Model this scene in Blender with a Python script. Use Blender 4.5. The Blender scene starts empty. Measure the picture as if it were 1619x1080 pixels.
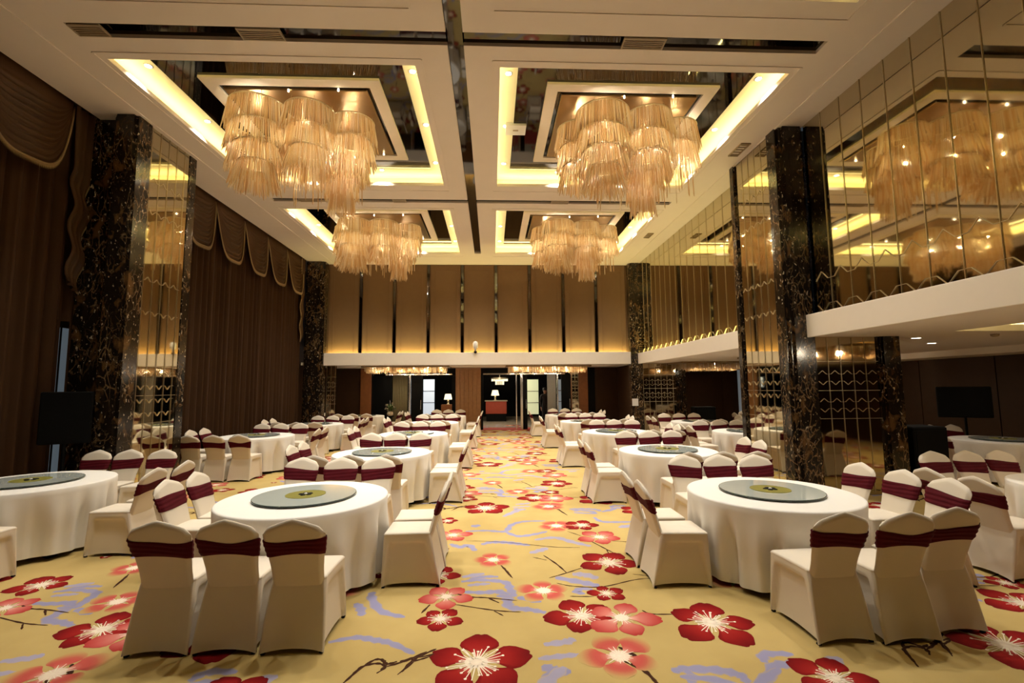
import bpy, math, random
from math import sin, cos, pi, radians, sqrt, atan2
from mathutils import Vector, Matrix

random.seed(7)
SC = bpy.context.scene
COL = SC.collection
H = 1.85                      # eye height of the camera
K = 1.0964                    # size of the room shell

def X(x): return x * K
def Zr(z): return H + (z - H) * K

# ------------------------------------------------------------------ materials
def srgb(r, g, b):
    f = lambda c: (c / 12.92 if c <= .04045 else ((c + .055) / 1.055) ** 2.4)
    return (f(r / 255), f(g / 255), f(b / 255), 1)

MATS = {}
def mat(name, color, rough=.5, metal=0., spec=.5, noise=0., nscale=8., emit=None, estr=0., coat=0., sheen=0., bump=0., bscale=200.):
    m = bpy.data.materials.new(name); m.use_nodes = True
    nt = m.node_tree; b = nt.nodes['Principled BSDF']
    b.inputs['Base Color'].default_value = color
    b.inputs['Roughness'].default_value = rough
    b.inputs['Metallic'].default_value = metal
    b.inputs['Specular IOR Level'].default_value = spec
    if coat: b.inputs['Coat Weight'].default_value = coat
    if sheen:
        b.inputs['Sheen Weight'].default_value = sheen
        b.inputs['Sheen Tint'].default_value = color
    if emit:
        b.inputs['Emission Color'].default_value = emit
        b.inputs['Emission Strength'].default_value = estr
    tc = None
    if noise:
        tc = nt.nodes.new('ShaderNodeTexCoord')
        n = nt.nodes.new('ShaderNodeTexNoise'); n.inputs['Scale'].default_value = nscale
        n.inputs['Detail'].default_value = 4
        nt.links.new(tc.outputs['Object'], n.inputs['Vector'])
        mx = nt.nodes.new('ShaderNodeMix'); mx.data_type = 'RGBA'
        mx.inputs[6].default_value = tuple(c * (1 - noise) for c in color[:3]) + (1,)
        mx.inputs[7].default_value = tuple(min(1, c * (1 + noise)) for c in color[:3]) + (1,)
        nt.links.new(n.outputs['Fac'], mx.inputs[0])
        nt.links.new(mx.outputs[2], b.inputs['Base Color'])
    if bump:
        tc = tc or nt.nodes.new('ShaderNodeTexCoord')
        n2 = nt.nodes.new('ShaderNodeTexNoise'); n2.inputs['Scale'].default_value = bscale
        nt.links.new(tc.outputs['Object'], n2.inputs['Vector'])
        bp = nt.nodes.new('ShaderNodeBump'); bp.inputs['Strength'].default_value = bump
        bp.inputs['Distance'].default_value = .01
        nt.links.new(n2.outputs['Fac'], bp.inputs['Height'])
        nt.links.new(bp.outputs['Normal'], b.inputs['Normal'])
    MATS[name] = m
    return m

mat('ceiling_paint', (.76, .67, .56, 1), .75, noise=.03, nscale=3)
mat('cove_paint', (.86, .82, .62, 1), .7, noise=.02)
mat('frame_paint', (.74, .64, .50, 1), .6, noise=.03)
mat('fascia_paint', (.80, .72, .62, 1), .55, noise=.02)
mat('black_mirror', (.085, .08, .075, 1), .04, metal=1., noise=.15, nscale=2)
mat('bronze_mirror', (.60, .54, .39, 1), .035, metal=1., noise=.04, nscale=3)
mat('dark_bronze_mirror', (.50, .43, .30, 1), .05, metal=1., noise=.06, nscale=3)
mat('gold_line', (.62, .53, .36, 1), .3, metal=.9, noise=.08, nscale=30)
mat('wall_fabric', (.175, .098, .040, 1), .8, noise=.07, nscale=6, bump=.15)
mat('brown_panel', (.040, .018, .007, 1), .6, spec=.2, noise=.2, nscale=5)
mat('wood', (.34, .17, .07, 1), .4, noise=.25, nscale=9)
mat('orange_wood', (.24, .085, .025, 1), .4, noise=.25, nscale=9)
mat('black', (.004, .004, .004, 1), .45, spec=.1, noise=.1)
mat('black_matt', (.004, .004, .004, 1), .7, spec=.1, noise=.1)
mat('chrome', (.75, .75, .76, 1), .2, metal=1., noise=.03)
mat('curtain_cloth', (.046, .020, .007, 1), .7, spec=.15, noise=.18, nscale=3)
mat('swag_cloth', (.072, .033, .011, 1), .55, spec=.25, noise=.12, nscale=3)
mat('gold_trim', (.30, .20, .09, 1), .55, noise=.3, nscale=60)
mat('chair_cloth', (.76, .68, .565, 1), .6, spec=.3, noise=.03, nscale=5, bump=.06, bscale=400)
mat('sash_cloth', (.088, .005, .011, 1), .7, spec=.12, noise=.25, nscale=14)
mat('table_cloth', (.86, .83, .78, 1), .65, noise=.02, nscale=6, bump=.05, bscale=300)
mat('glass_disc', (.60, .65, .60, 1), .05, spec=1., coat=.6, noise=.04, nscale=4)
mat('disc_edge', (.02, .035, .03, 1), .1, spec=.7, noise=.1)
mat('olive_medallion', (.24, .22, .045, 1), .35, noise=.15, nscale=20)
mat('plate_mirror', (.30, .20, .10, 1), .3, metal=1., noise=.06)
mat('vent_tan', (.33, .25, .15, 1), .6, noise=.1)
mat('white_plastic', (.75, .74, .72, 1), .35, noise=.02)
mat('lamp_glow', (1, .9, .7, 1), .5, emit=(1, .88, .66, 1), estr=14, noise=.01)
mat('bulb_glow', (1, .9, .7, 1), .5, emit=(1, .85, .6, 1), estr=9, noise=.01)
mat('shade_glow', (.9, .8, .6, 1), .6, emit=(1, .85, .55, 1), estr=.9, noise=.02)
mat('daylight', (.7, .8, .9, 1), .3, emit=(.72, .84, 1, 1), estr=.42, noise=.02)
mat('daylight_green', (.7, .8, .5, 1), .3, emit=(.85, .88, .55, 1), estr=.33, noise=.02)
mat('daylight_slit', (.6, .7, .8, 1), .3, emit=(.5, .62, .72, 1), estr=.09, noise=.02)
mat('red_carpet', (.36, .03, .02, 1), .8, noise=.15, nscale=20)
mat('red_counter', (.34, .05, .025, 1), .4, noise=.15)
mat('lobby_stone', (.42, .36, .28, 1), .25, noise=.1, nscale=2)
mat('olive_drape', (.17, .14, .07, 1), .8, noise=.15)
mat('grey_panel', (.22, .20, .17, 1), .5, noise=.1)
mat('leaf_green', (.06, .12, .03, 1), .5, noise=.3, nscale=20)
mat('petal_cream', (.75, .62, .45, 1), .6, noise=.15, nscale=20)
mat('suit_cloth', (.012, .012, .014, 1), .7, noise=.1)
mat('skin', (.42, .25, .17, 1), .5, noise=.05)
mat('hair', (.01, .008, .007, 1), .5, noise=.1)

def rod_material():
    m = bpy.data.materials.new('amber_glass'); m.use_nodes = True
    nt = m.node_tree; nt.nodes.clear()
    out = nt.nodes.new('ShaderNodeOutputMaterial')
    geo = nt.nodes.new('ShaderNodeNewGeometry')
    oi = nt.nodes.new('ShaderNodeObjectInfo')
    ad = nt.nodes.new('ShaderNodeMath'); ad.operation = 'ADD'
    fr = nt.nodes.new('ShaderNodeMath'); fr.operation = 'FRACT'
    nt.links.new(geo.outputs['Random Per Island'], ad.inputs[0])
    nt.links.new(oi.outputs['Random'], ad.inputs[1])
    nt.links.new(ad.outputs[0], fr.inputs[0])
    rp = nt.nodes.new('ShaderNodeValToRGB')
    rp.color_ramp.elements[0].color = (.70, .45, .22, 1)
    rp.color_ramp.elements[1].color = (.98, .87, .68, 1)
    e = rp.color_ramp.elements.new(.5); e.color = (.90, .69, .41, 1)
    nt.links.new(fr.outputs[0], rp.inputs[0])
    tr = nt.nodes.new('ShaderNodeBsdfTranslucent')
    df = nt.nodes.new('ShaderNodeBsdfDiffuse')
    gl = nt.nodes.new('ShaderNodeBsdfGlossy'); gl.inputs['Roughness'].default_value = .18
    gl.inputs['Color'].default_value = (1, .93, .8, 1)
    tp = nt.nodes.new('ShaderNodeBsdfTransparent'); tp.inputs['Color'].default_value = (1, .88, .66, 1)
    nt.links.new(rp.outputs[0], tr.inputs['Color']); nt.links.new(rp.outputs[0], df.inputs['Color'])
    m1 = nt.nodes.new('ShaderNodeMixShader'); m1.inputs[0].default_value = .28
    m2 = nt.nodes.new('ShaderNodeMixShader'); m2.inputs[0].default_value = .20
    m3 = nt.nodes.new('ShaderNodeMixShader'); m3.inputs[0].default_value = .22
    nt.links.new(tr.outputs[0], m1.inputs[1]); nt.links.new(df.outputs[0], m1.inputs[2])
    nt.links.new(m1.outputs[0], m2.inputs[1]); nt.links.new(gl.outputs[0], m2.inputs[2])
    nt.links.new(m2.outputs[0], m3.inputs[1]); nt.links.new(tp.outputs[0], m3.inputs[2])
    nt.links.new(m3.outputs[0], out.inputs[0])
    MATS['amber_glass'] = m
rod_material()

def marble_material():
    m = bpy.data.materials.new('portoro_marble'); m.use_nodes = True
    nt = m.node_tree; b = nt.nodes['Principled BSDF']; L = nt.links.new
    tc = nt.nodes.new('ShaderNodeTexCoord')
    def noise(scale, detail, sz=1., dist=0.):
        mp = nt.nodes.new('ShaderNodeMapping'); mp.inputs['Scale'].default_value = (1, 1, sz)
        L(tc.outputs['Object'], mp.inputs['Vector'])
        n = nt.nodes.new('ShaderNodeTexNoise'); n.inputs['Scale'].default_value = scale; n.inputs['Detail'].default_value = detail; n.inputs['Distortion'].default_value = dist
        L(mp.outputs[0], n.inputs['Vector']); return n
    def ramp(src, stops):
        r = nt.nodes.new('ShaderNodeValToRGB'); els = r.color_ramp.elements
        els[0].position, els[0].color = stops[0]; els[1].position, els[1].color = stops[-1]
        for p, c in stops[1:-1]:
            e = els.new(p); e.color = c
        L(src, r.inputs[0]); return r.outputs[0]
    def mix(f, c1, c2, bt='MIX'):
        x = nt.nodes.new('ShaderNodeMixRGB'); x.blend_type = bt
        for i, q in enumerate((f, c1, c2)):
            if isinstance(q, (int, float, tuple)): x.inputs[i].default_value = q
            else: L(q, x.inputs[i])
        return x.outputs[0]
    g = lambda v: (v, v, v, 1)
    warp = noise(2.6, 6, .6, 1.0)
    ad = nt.nodes.new('ShaderNodeMixRGB'); ad.blend_type = 'ADD'; ad.inputs[0].default_value = .5
    L(tc.outputs['Object'], ad.inputs[1]); L(warp.outputs['Color'], ad.inputs[2])
    mp = nt.nodes.new('ShaderNodeMapping'); mp.inputs['Scale'].default_value = (1, 1, .4); L(ad.outputs[0], mp.inputs['Vector'])
    vo = nt.nodes.new('ShaderNodeTexVoronoi'); vo.feature = 'DISTANCE_TO_EDGE'; vo.inputs['Scale'].default_value = 8.5; L(mp.outputs[0], vo.inputs['Vector'])
    vein = ramp(vo.outputs['Distance'], [(0, (.26, .19, .11, 1)), (.025, (.10, .055, .022, 1)), (.08, (.012, .008, .005, 1))])
    mask = ramp(noise(2.2, 4, .5).outputs['Fac'], [(.45, g(0)), (.58, g(1))])
    c = mix(mask, (.012, .008, .005, 1), vein)
    patch = ramp(noise(6.5, 9, .55, .6).outputs['Fac'], [(.56, g(0)), (.68, g(1))])
    c = mix(patch, c, (.11, .058, .022, 1))
    speck = ramp(noise(24, 5, .6, .3).outputs['Fac'], [(.635, g(0)), (.68, g(1))])
    c = mix(speck, c, (.46, .38, .26, 1))
    L(c, b.inputs['Base Color'])
    b.inputs['Roughness'].default_value = .13
    MATS['portoro_marble'] = m
marble_material()

def carpet_material():
    m = bpy.data.materials.new('floral_carpet'); m.use_nodes = True
    nt = m.node_tree; b = nt.nodes['Principled BSDF']
    at = nt.nodes.new('ShaderNodeVertexColor'); at.layer_name = 'dye'
    tc = nt.nodes.new('ShaderNodeTexCoord')
    n = nt.nodes.new('ShaderNodeTexNoise'); n.inputs['Scale'].default_value = 1.3; n.inputs['Detail'].default_value = 5
    nt.links.new(tc.outputs['Object'], n.inputs['Vector'])
    rp = nt.nodes.new('ShaderNodeValToRGB')
    rp.color_ramp.elements[0].position = .35; rp.color_ramp.elements[0].color = (.90, .88, .84, 1)
    rp.color_ramp.elements[1].position = .65; rp.color_ramp.elements[1].color = (1.06, 1.06, 1.07, 1)
    nt.links.new(n.outputs['Fac'], rp.inputs[0])
    n2 = nt.nodes.new('ShaderNodeTexNoise'); n2.inputs['Scale'].default_value = 260
    nt.links.new(tc.outputs['Object'], n2.inputs['Vector'])
    mx = nt.nodes.new('ShaderNodeMixRGB'); mx.blend_type = 'MULTIPLY'; mx.inputs[0].default_value = 1
    nt.links.new(at.outputs['Color'], mx.inputs[1]); nt.links.new(rp.outputs[0], mx.inputs[2])
    nt.links.new(mx.outputs[0], b.inputs['Base Color'])
    bp = nt.nodes.new('ShaderNodeBump'); bp.inputs['Strength'].default_value = .25; bp.inputs['Distance'].default_value = .004
    nt.links.new(n2.outputs['Fac'], bp.inputs['Height']); nt.links.new(bp.outputs['Normal'], b.inputs['Normal'])
    b.inputs['Roughness'].default_value = .95; b.inputs['Specular IOR Level'].default_value = .15
    MATS['floral_carpet'] = m
carpet_material()

# ------------------------------------------------------------------ mesh helper
class MB:
    def __init__(s): s.v = []; s.f = []; s.c = None
    def add(s, vs, fs):
        o = len(s.v); s.v += [tuple(p) for p in vs]; s.f += [tuple(i + o for i in f) for f in fs]
        return s
    def box(s, x0, x1, y0, y1, z0, z1):
        return s.add([(x0, y0, z0), (x1, y0, z0), (x1, y1, z0), (x0, y1, z0), (x0, y0, z1), (x1, y0, z1), (x1, y1, z1), (x0, y1, z1)],
                     [(0, 3, 2, 1), (4, 5, 6, 7), (0, 1, 5, 4), (1, 2, 6, 5), (2, 3, 7, 6), (3, 0, 4, 7)])
    def bbox(s, x0, x1, y0, y1, z0, z1, b=.01):      # box with chamfered vertical edges and top/bottom
        P = lambda i: [(x0 + i + b, y0 + i), (x1 - i - b, y0 + i), (x1 - i, y0 + i + b), (x1 - i, y1 - i - b), (x1 - i - b, y1 - i), (x0 + i + b, y1 - i), (x0 + i, y1 - i - b), (x0 + i, y0 + i + b)]
        rings = [(b, z0), (0, z0 + b), (0, z1 - b), (b, z1)]
        vs = [(x, y, z) for i, z in rings for x, y in P(i)]
        fs = [tuple(range(7, -1, -1)), tuple(range(24, 32))]
        for r in range(3):
            for k in range(8):
                fs.append((r * 8 + k, r * 8 + (k + 1) % 8, r * 8 + 8 + (k + 1) % 8, r * 8 + 8 + k))
        return s.add(vs, fs)
    def quad(s, a, b, c, d): return s.add([a, b, c, d], [(0, 1, 2, 3)])
    def rings(s, rr, close=True, cap0=False, cap1=False):   # loft a list of equal-length rings
        n = len(rr[0]); vs = [p for r in rr for p in r]; fs = []
        m = n if close else n - 1
        for r in range(len(rr) - 1):
            for k in range(m):
                a = r * n + k; b_ = r * n + (k + 1) % n
                fs.append((a, b_, b_ + n, a + n))
        if cap0: fs.append(tuple(range(n - 1, -1, -1)))
        if cap1: fs.append(tuple((len(rr) - 1) * n + i for i in range(n)))
        return s.add(vs, fs)
    def lathe(s, prof, n=24, cx=0, cy=0, cap0=True, cap1=True):
        rr = [[(cx + r * cos(2 * pi * k / n), cy + r * sin(2 * pi * k / n), z) for k in range(n)] for r, z in prof]
        return s.rings(rr, True, cap0, cap1)
    def prism(s, poly, z0, z1):
        n = len(poly)
        return s.rings([[(x, y, z0) for x, y in poly], [(x, y, z1) for x, y in poly]], True, True, True)
    def tube(s, pts, r, n=6):
        rr = []
        for i, p in enumerate(pts):
            p = Vector(p)
            d = (Vector(pts[min(i + 1, len(pts) - 1)]) - Vector(pts[max(i - 1, 0)]))
            if d.length < 1e-9: d = Vector((0, 0, 1))
            d.normalize()
            u = d.cross(Vector((0, 0, 1)))
            if u.length < .1: u = d.cross(Vector((1, 0, 0)))
            u.normalize(); w = d.cross(u)
            rad = r[i] if isinstance(r, (list, tuple)) else r
            rr.append([tuple(p + u * (rad * cos(2 * pi * k / n)) + w * (rad * sin(2 * pi * k / n))) for k in range(n)])
        return s.rings(rr, True, True, True)
    def mesh(s, name, material, smooth=False):
        me = bpy.data.meshes.new(name)
        me.from_pydata(s.v, [], s.f); me.materials.append(MATS[material])
        if smooth:
            me.polygons.foreach_set('use_smooth', [True] * len(me.polygons))
        me.update()
        return me
    def build(s, name, material, parent=None, smooth=False, loc=None):
        o = bpy.data.objects.new(name, s.mesh(name, material, smooth)); COL.objects.link(o)
        if loc: o.location = loc
        if parent: o.parent = parent
        return o

def fix_normals(o):
    import bmesh
    bm = bmesh.new(); bm.from_mesh(o.data); bmesh.ops.recalc_face_normals(bm, faces=bm.faces); bm.to_mesh(o.data); bm.free()
    return o

def tag(o, label=None, cat=None, group=None, kind=None):
    if label: o['label'] = label
    if cat: o['category'] = cat
    if group: o['group'] = group
    if kind: o['kind'] = kind
    return o
def thing(name, label, cat, loc=(0, 0, 0), rz=0, group=None):
    o = bpy.data.objects.new(name, None); COL.objects.link(o); o.empty_display_size = .1
    o.location = loc; o.rotation_euler = (0, 0, rz)
    return tag(o, label, cat, group)
def struct(name, mb, m, parent=None, smooth=False):
    o = mb.build(name, m, parent, smooth)
    if not parent: o['kind'] = 'structure'
    return o
def copy_tree(o, parent=None):
    c = o.copy(); COL.objects.link(c); c.parent = parent
    for ch in list(o.children): copy_tree(ch, c)
    return c
def light(kind, name, loc, power, color, rot=None, **kw):
    l = bpy.data.lights.new(name, kind); l.energy = power; l.color = color
    for k_, v_ in kw.items(): setattr(l, k_, v_)
    o = bpy.data.objects.new(name, l); COL.objects.link(o); o.location = loc
    if rot: o.rotation_euler = rot
    return o
def ss(a, b, x):
    t = max(0, min(1, (x - a) / (b - a))); return t * t * (3 - 2 * t)
def lerp_tab(tab, z):
    for (z0, a), (z1, b) in zip(tab, tab[1:]):
        if z <= z1: return a + (b - a) * max(0, (z - z0)) / (z1 - z0)
    return tab[-1][1]

WARM = (1., .85, .62)
DOWN = (1., .94, .84)

# ------------------------------------------------------------------ camera
yaw, pitch, roll, FPX = .04307, .09495, .0074, 746.55
cy_, sy_, cp_, sp_ = cos(yaw), sin(yaw), cos(pitch), sin(pitch)
fwd = Vector((sy_ * cp_, cy_ * cp_, sp_)); rt = Vector((cy_, -sy_, 0)); dn = fwd.cross(rt)
r2 = rt * cos(roll) + dn * sin(roll); d2 = -rt * sin(roll) + dn * cos(roll)
cam_d = bpy.data.cameras.new('camera'); cam = bpy.data.objects.new('camera', cam_d); COL.objects.link(cam)
mw = Matrix((r2, -d2, -fwd)).transposed().to_4x4(); mw.translation = Vector((0, 0, H)); cam.matrix_world = mw
cam_d.sensor_fit = 'HORIZONTAL'; cam_d.sensor_width = 36; cam_d.lens = FPX / 1619 * 36; cam_d.clip_start = .05; cam_d.clip_end = 200
SC.camera = cam

# ================================================================== ROOM SHELL
ZC = Zr(6.0)
YB = X(15.6)               # front of the rear balcony
YD = 20.5                  # entrance wall under the rear balcony
XR = X(5.03)               # upper mirror wall on the right
XW = 12.2                  # far side wall under the right balcony
XC = X(-6.0)               # edge of the ceiling over the curtains
YF = -7.5                  # wall behind the camera
ZB0, ZB1 = Zr(2.57), Zr(2.92)

# ---- carpet ------------------------------------------------------
BASE = srgb(190, 166, 107)[:3]
def lin(r, g, b): return srgb(r, g, b)[:3]
TX, TY = 3.74, 4.07
class Dye:
    def __init__(s): s.v = []; s.f = []; s.c = []
    def poly(s, pts, cols, faces, z):
        o = len(s.v); s.v += [(p[0], p[1], p[2] if len(p) > 2 else z) for p in pts]; s.c += cols; s.f += [tuple(i + o for i in f) for f in faces]
    def fan(s, ctr, ring, cc, rc, z):
        n = len(ring)
        s.poly([ctr] + ring, [cc] + [rc] * n, [(0, 1 + k, 1 + (k + 1) % n) for k in range(n)], z)
def mixc(a, b, t): return tuple(a[i] + (b[i] - a[i]) * t for i in range(3))
tile = Dye()
rnd = random.Random(3)
def flower(kind, cx, cy, R, rot=None, z=.0016):
    rot = rnd.uniform(0, 6.28) if rot is None else rot
    if kind == 'R': rows = [(0, lin(205, 110, 95)), (.32, lin(158, 34, 30)), (.7, lin(134, 18, 19)), (1, lin(104, 8, 12))]; gap = 1.0
    elif kind == 'P': rows = [(0, lin(232, 196, 178)), (.35, lin(208, 126, 114)), (.75, lin(190, 84, 78)), (1, lin(172, 54, 52))]; gap = 1.0
    else: rows = [(0, lin(242, 215, 190)), (.28, lin(198, 92, 82)), (.58, lin(190, 84, 76)), (.93, BASE), (1, BASE)]; gap = 1.02
    for p in range(5):
        a0 = rot + p * 2 * pi / 5 + rnd.uniform(-.08, .08); L = R * rnd.uniform(.88, 1.08); W = pi / 5 * gap * rnd.uniform(.9, 1.04)
        NR, NA = 8, 8
        pts, cols, fcs = [], [], []
        for i in range(NR + 1):
            t = i / NR
            for j in range(NA + 1):
                u = -1 + 2 * j / NA
                edge = 1 - .16 * abs(u) ** 3 - .05 * max(0, 1 - abs(u) * 3) * (1 if kind != 'Z' else 0)
                wv = W
                rr = L * (.12 + .88 * t * edge * (1 if t < .99 else 1))
                wid = min(1.0, .30 + 1.15 * t) * (sqrt(max(0, 1 - ((t - .66) / .37) ** 2)) if t > .66 else 1)
                aa = a0 + u * wv * wid
                pts.append((cx + rr * cos(aa), cy + rr * sin(aa), .00015 if (i == NR or j in (0, NA)) and t > .45 else z + p * .00004))
                tt = max(t, (abs(u) ** 3) * (.9 if kind != 'P' else .7) * ss(0, .4, t)) if kind != 'Z' else max(t, .55 * abs(u) ** 4 * ss(.2, .6, t))
                for (ta, ca), (tb, cb) in zip(rows, rows[1:]):
                    if tt <= tb: break
                cols.append(mixc(ca, cb, (tt - ta) / (tb - ta)))
        for i in range(NR):
            for j in range(NA):
                a = i * (NA + 1) + j
                fcs.append((a, a + 1, a + NA + 2, a + NA + 1))
        tile.poly(pts, cols, fcs, z + p * .00004)
    cream = lin(246, 234, 214)
    n = 14
    cr = R * (.2 if kind != 'Z' else .24)
    ring = [(cx + cr * rnd.uniform(.8, 1.15) * cos(2 * pi * k / n), cy + cr * rnd.uniform(.8, 1.15) * sin(2 * pi * k / n)) for k in range(n)]
    tile.fan((cx, cy), ring, cream, mixc(cream, rows[1][1], .25), z + .00022)
    ns = 34 if kind == 'R' else 18
    for k in range(ns):
        a = 2 * pi * k / ns + rnd.uniform(-.08, .08); l = R * rnd.uniform(.28, .52) * (1 if kind == 'R' else .8); w = R * .013
        dx, dy = cos(a), sin(a)
        b = R * .1
        tile.poly([(cx + dx * b - dy * w, cy + dy * b + dx * w), (cx + dx * b + dy * w, cy + dy * b - dx * w), (cx + dx * l + dy * w * .6, cy + dy * l - dx * w * .6), (cx + dx * l - dy * w * .6, cy + dy * l + dx * w * .6)],
                  [cream] * 4, [(0, 1, 2, 3)], z + .00026)
        if kind == 'R' and k % 2 == 0:
            q = R * .028
            tile.fan((cx + dx * l, cy + dy * l), [(cx + dx * l + q * cos(2 * pi * j / 6), cy + dy * l + q * sin(2 * pi * j / 6)) for j in range(6)], cream, cream, z + .0003)
def smooth_line(P, n=6):
    out = []
    for i in range(len(P) - 1):
        p0, p1, p2, p3 = P[max(i - 1, 0)], P[i], P[i + 1], P[min(i + 2, len(P) - 1)]
        for k in range(n):
            t = k / n
            out.append(tuple(.5 * ((2 * p1[d]) + (-p0[d] + p2[d]) * t + (2 * p0[d] - 5 * p1[d] + 4 * p2[d] - p3[d]) * t * t + (-p0[d] + 3 * p1[d] - 3 * p2[d] + p3[d]) * t ** 3) for d in (0, 1)))
    out.append(P[-1]); return out
ZSTR = [0]
def stroke(P, w, col, soft=.5, z=.0006, smooth=True, taper=.4, jit=.25):
    ZSTR[0] += 1; z = .0002 + ZSTR[0] * .000012
    L = smooth_line(P) if smooth else P
    n = len(L); pts, cols, fcs = [], [], []
    for i, (x, y) in enumerate(L):
        a, b = L[max(i - 1, 0)], L[min(i + 1, n - 1)]
        dx, dy = b[0] - a[0], b[1] - a[1]; l = sqrt(dx * dx + dy * dy) or 1; nx, ny = -dy / l, dx / l
        t = i / max(1, n - 1)
        ww = w * (taper + (1 - taper) * sin(pi * min(1, max(0, t))) ** .6) * (1 + jit * sin(i * 1.7 + x * 9))
        for u in (-1, -.62, .62, 1):
            pts.append((x + nx * ww * u, y + ny * ww * u)); cols.append(mixc(col, BASE, soft if abs(u) == 1 else 0))
    for i in range(n - 1):
        for j in range(3):
            a = i * 4 + j; fcs.append((a, a + 1, a + 5, a + 4))
    tile.poly(pts, cols, fcs, z)
def onfloor(px, py):      # photograph pixel -> carpet point
    v = (px - 809.5, py - 540, FPX)
    d = r2 * v[0] + d2 * v[1] + fwd * v[2]
    t = -H / d.z
    return (d.x * t, d.y * t)
BLUE = lin(148, 146, 180); BLUE2 = lin(162, 157, 182); TWIG = lin(62, 34, 22)
def S(pxs, w, col=BLUE, **kw): stroke([onfloor(*p) for p in pxs], w * .85, col, **kw)
def T(pxs, w=.014): stroke([onfloor(*p) for p in pxs], w * .75, TWIG, soft=.15, smooth=True, taper=.3, jit=.3)
S([(519, 1016), (562, 1008), (592, 1012), (618, 1017), (655, 1034)], .045)
S([(592, 936), (587, 943), (602, 966), (640, 976)], .05)
S([(562, 954), (570, 962), (572, 974)], .05)
S([(732, 936), (762, 937), (790, 936), (802, 946), (806, 960), (838, 964), (863, 969)], .06)
S([(739, 926), (756, 924), (775, 923)], .04, BLUE2); S([(742, 916), (765, 912), (788, 912)], .04)
S([(878, 913), (921, 921), (947, 927)], .07); S([(905, 908), (925, 909), (945, 915)], .07, BLUE2)
S([(937, 932), (919, 931), (911, 936), (925, 939)], .045)
S([(1063, 1062), (1084, 1058), (1137, 1060), (1170, 1068), (1182, 1080)], .055); S([(1084, 1059), (1094, 1070), (1090, 1080)], .04)
S([(851, 1042), (884, 1038), (916, 1035)], .04, BLUE2); S([(858, 1052), (876, 1060), (903, 1062)], .06); S([(870, 1062), (866, 1080)], .05)
S([(1217, 1080), (1222, 1055), (1250, 1050), (1274, 1053)], .055); S([(1305, 1052), (1328, 1040)], .06, BLUE2)
S([(84, 936), (121, 933), (152, 937), (137, 949), (119, 960), (91, 961)], .05); S([(101, 928), (149, 922)], .05, BLUE2); S([(121, 963), (144, 971)], .05)
S([(0, 1046), (46, 1041), (71, 1035)], .05, BLUE2)
S([(299, 1078), (329, 1063), (375, 1063)], .05)
def C5(x, y): return (660 + x / 4.0475, 760 + y / 4.0475)
def S5(P, w, col=BLUE, **kw): S([C5(*p) for p in P], w, col, **kw)
def T5(P, w=.014): T([C5(*p) for p in P], w)
S5([(310, 325), (440, 320), (560, 325), (600, 285), (680, 262), (820, 258)], .05); S5([(560, 325), (640, 355), (740, 345), (830, 325)], .05)
S5([(410, 410), (470, 395), (560, 395), (650, 405), (720, 415)], .06); S5([(750, 380), (880, 365), (1000, 395), (1110, 420)], .06, BLUE2)
S5([(720, 465), (790, 445), (830, 430)], .06, BLUE2); S5([(210, 405), (270, 425), (330, 415), (370, 450)], .06)
S5([(550, 230), (620, 200), (680, 180)], .06, BLUE2); S5([(990, 190), (1100, 195), (1130, 210), (1000, 205)], .05); S5([(1180, 200), (1270, 180)], .05)
S5([(1130, 235), (1180, 262), (1300, 265), (1400, 262)], .05); S5([(1290, 300), (1370, 285)], .07, BLUE2); S5([(345, 295), (400, 285)], .07)
T([(547, 1075), (587, 1046), (603, 1043), (610, 1047)], .016); T([(603, 1043), (612, 1050), (628, 1046)], .018); T([(612, 1050), (602, 1060)], .014)
T([(632, 1046), (661, 1038), (690, 1026)], .018); T([(635, 1063), (651, 1046), (668, 1035)], .016); T([(661, 1040), (700, 1032)], .014)
T([(792, 894), (800, 902), (809, 913)], .016); T([(714, 955), (780, 965), (824, 968)], .012); T([(781, 966), (796, 974)], .010)
T([(680, 956), (666, 970)]); T([(987, 1046), (1018, 1060), (1040, 1082)], .022)
T([(859, 878), (880, 892), (896, 906)]); T([(868, 914), (896, 906), (920, 898)], .012); T([(842, 881), (865, 886)], .010)
T([(880, 922), (906, 927), (952, 928), (1003, 917), (1035, 914)], .012); T([(901, 943), (939, 943.5)], .011)
T([(1015, 965), (1032, 971), (1078, 971)], .012); T([(1000, 908), (1020, 910), (1034, 913)], .010)
T([(1452, 1055), (1440, 1040), (1429, 1027), (1442, 1022), (1465, 1027), (1470, 1036)], .016); T([(1465, 1027), (1478, 1018), (1483, 1005)], .016); T([(1478, 1014), (1492, 1018), (1503, 1012)], .014); T([(1492, 1018), (1506, 1038)], .012)
T([(30, 954), (45, 962), (71, 964), (109, 969)], .014); T([(71, 964), (72, 973)], .012); T([(114, 1050), (109, 1068), (96, 1082)], .022)
T5([(1105, 385), (1200, 435), (1260, 465)], .013); T5([(1210, 440), (1225, 470)], .010); T5([(310, 385), (560, 395), (870, 425), (1040, 428)], .010); T5([(1240, 385), (1430, 398)], .010)
T5([(900, 185), (960, 222)], .016); T5([(960, 325), (1050, 355)], .010); T5([(540, 550), (610, 625)], .014)
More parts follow.
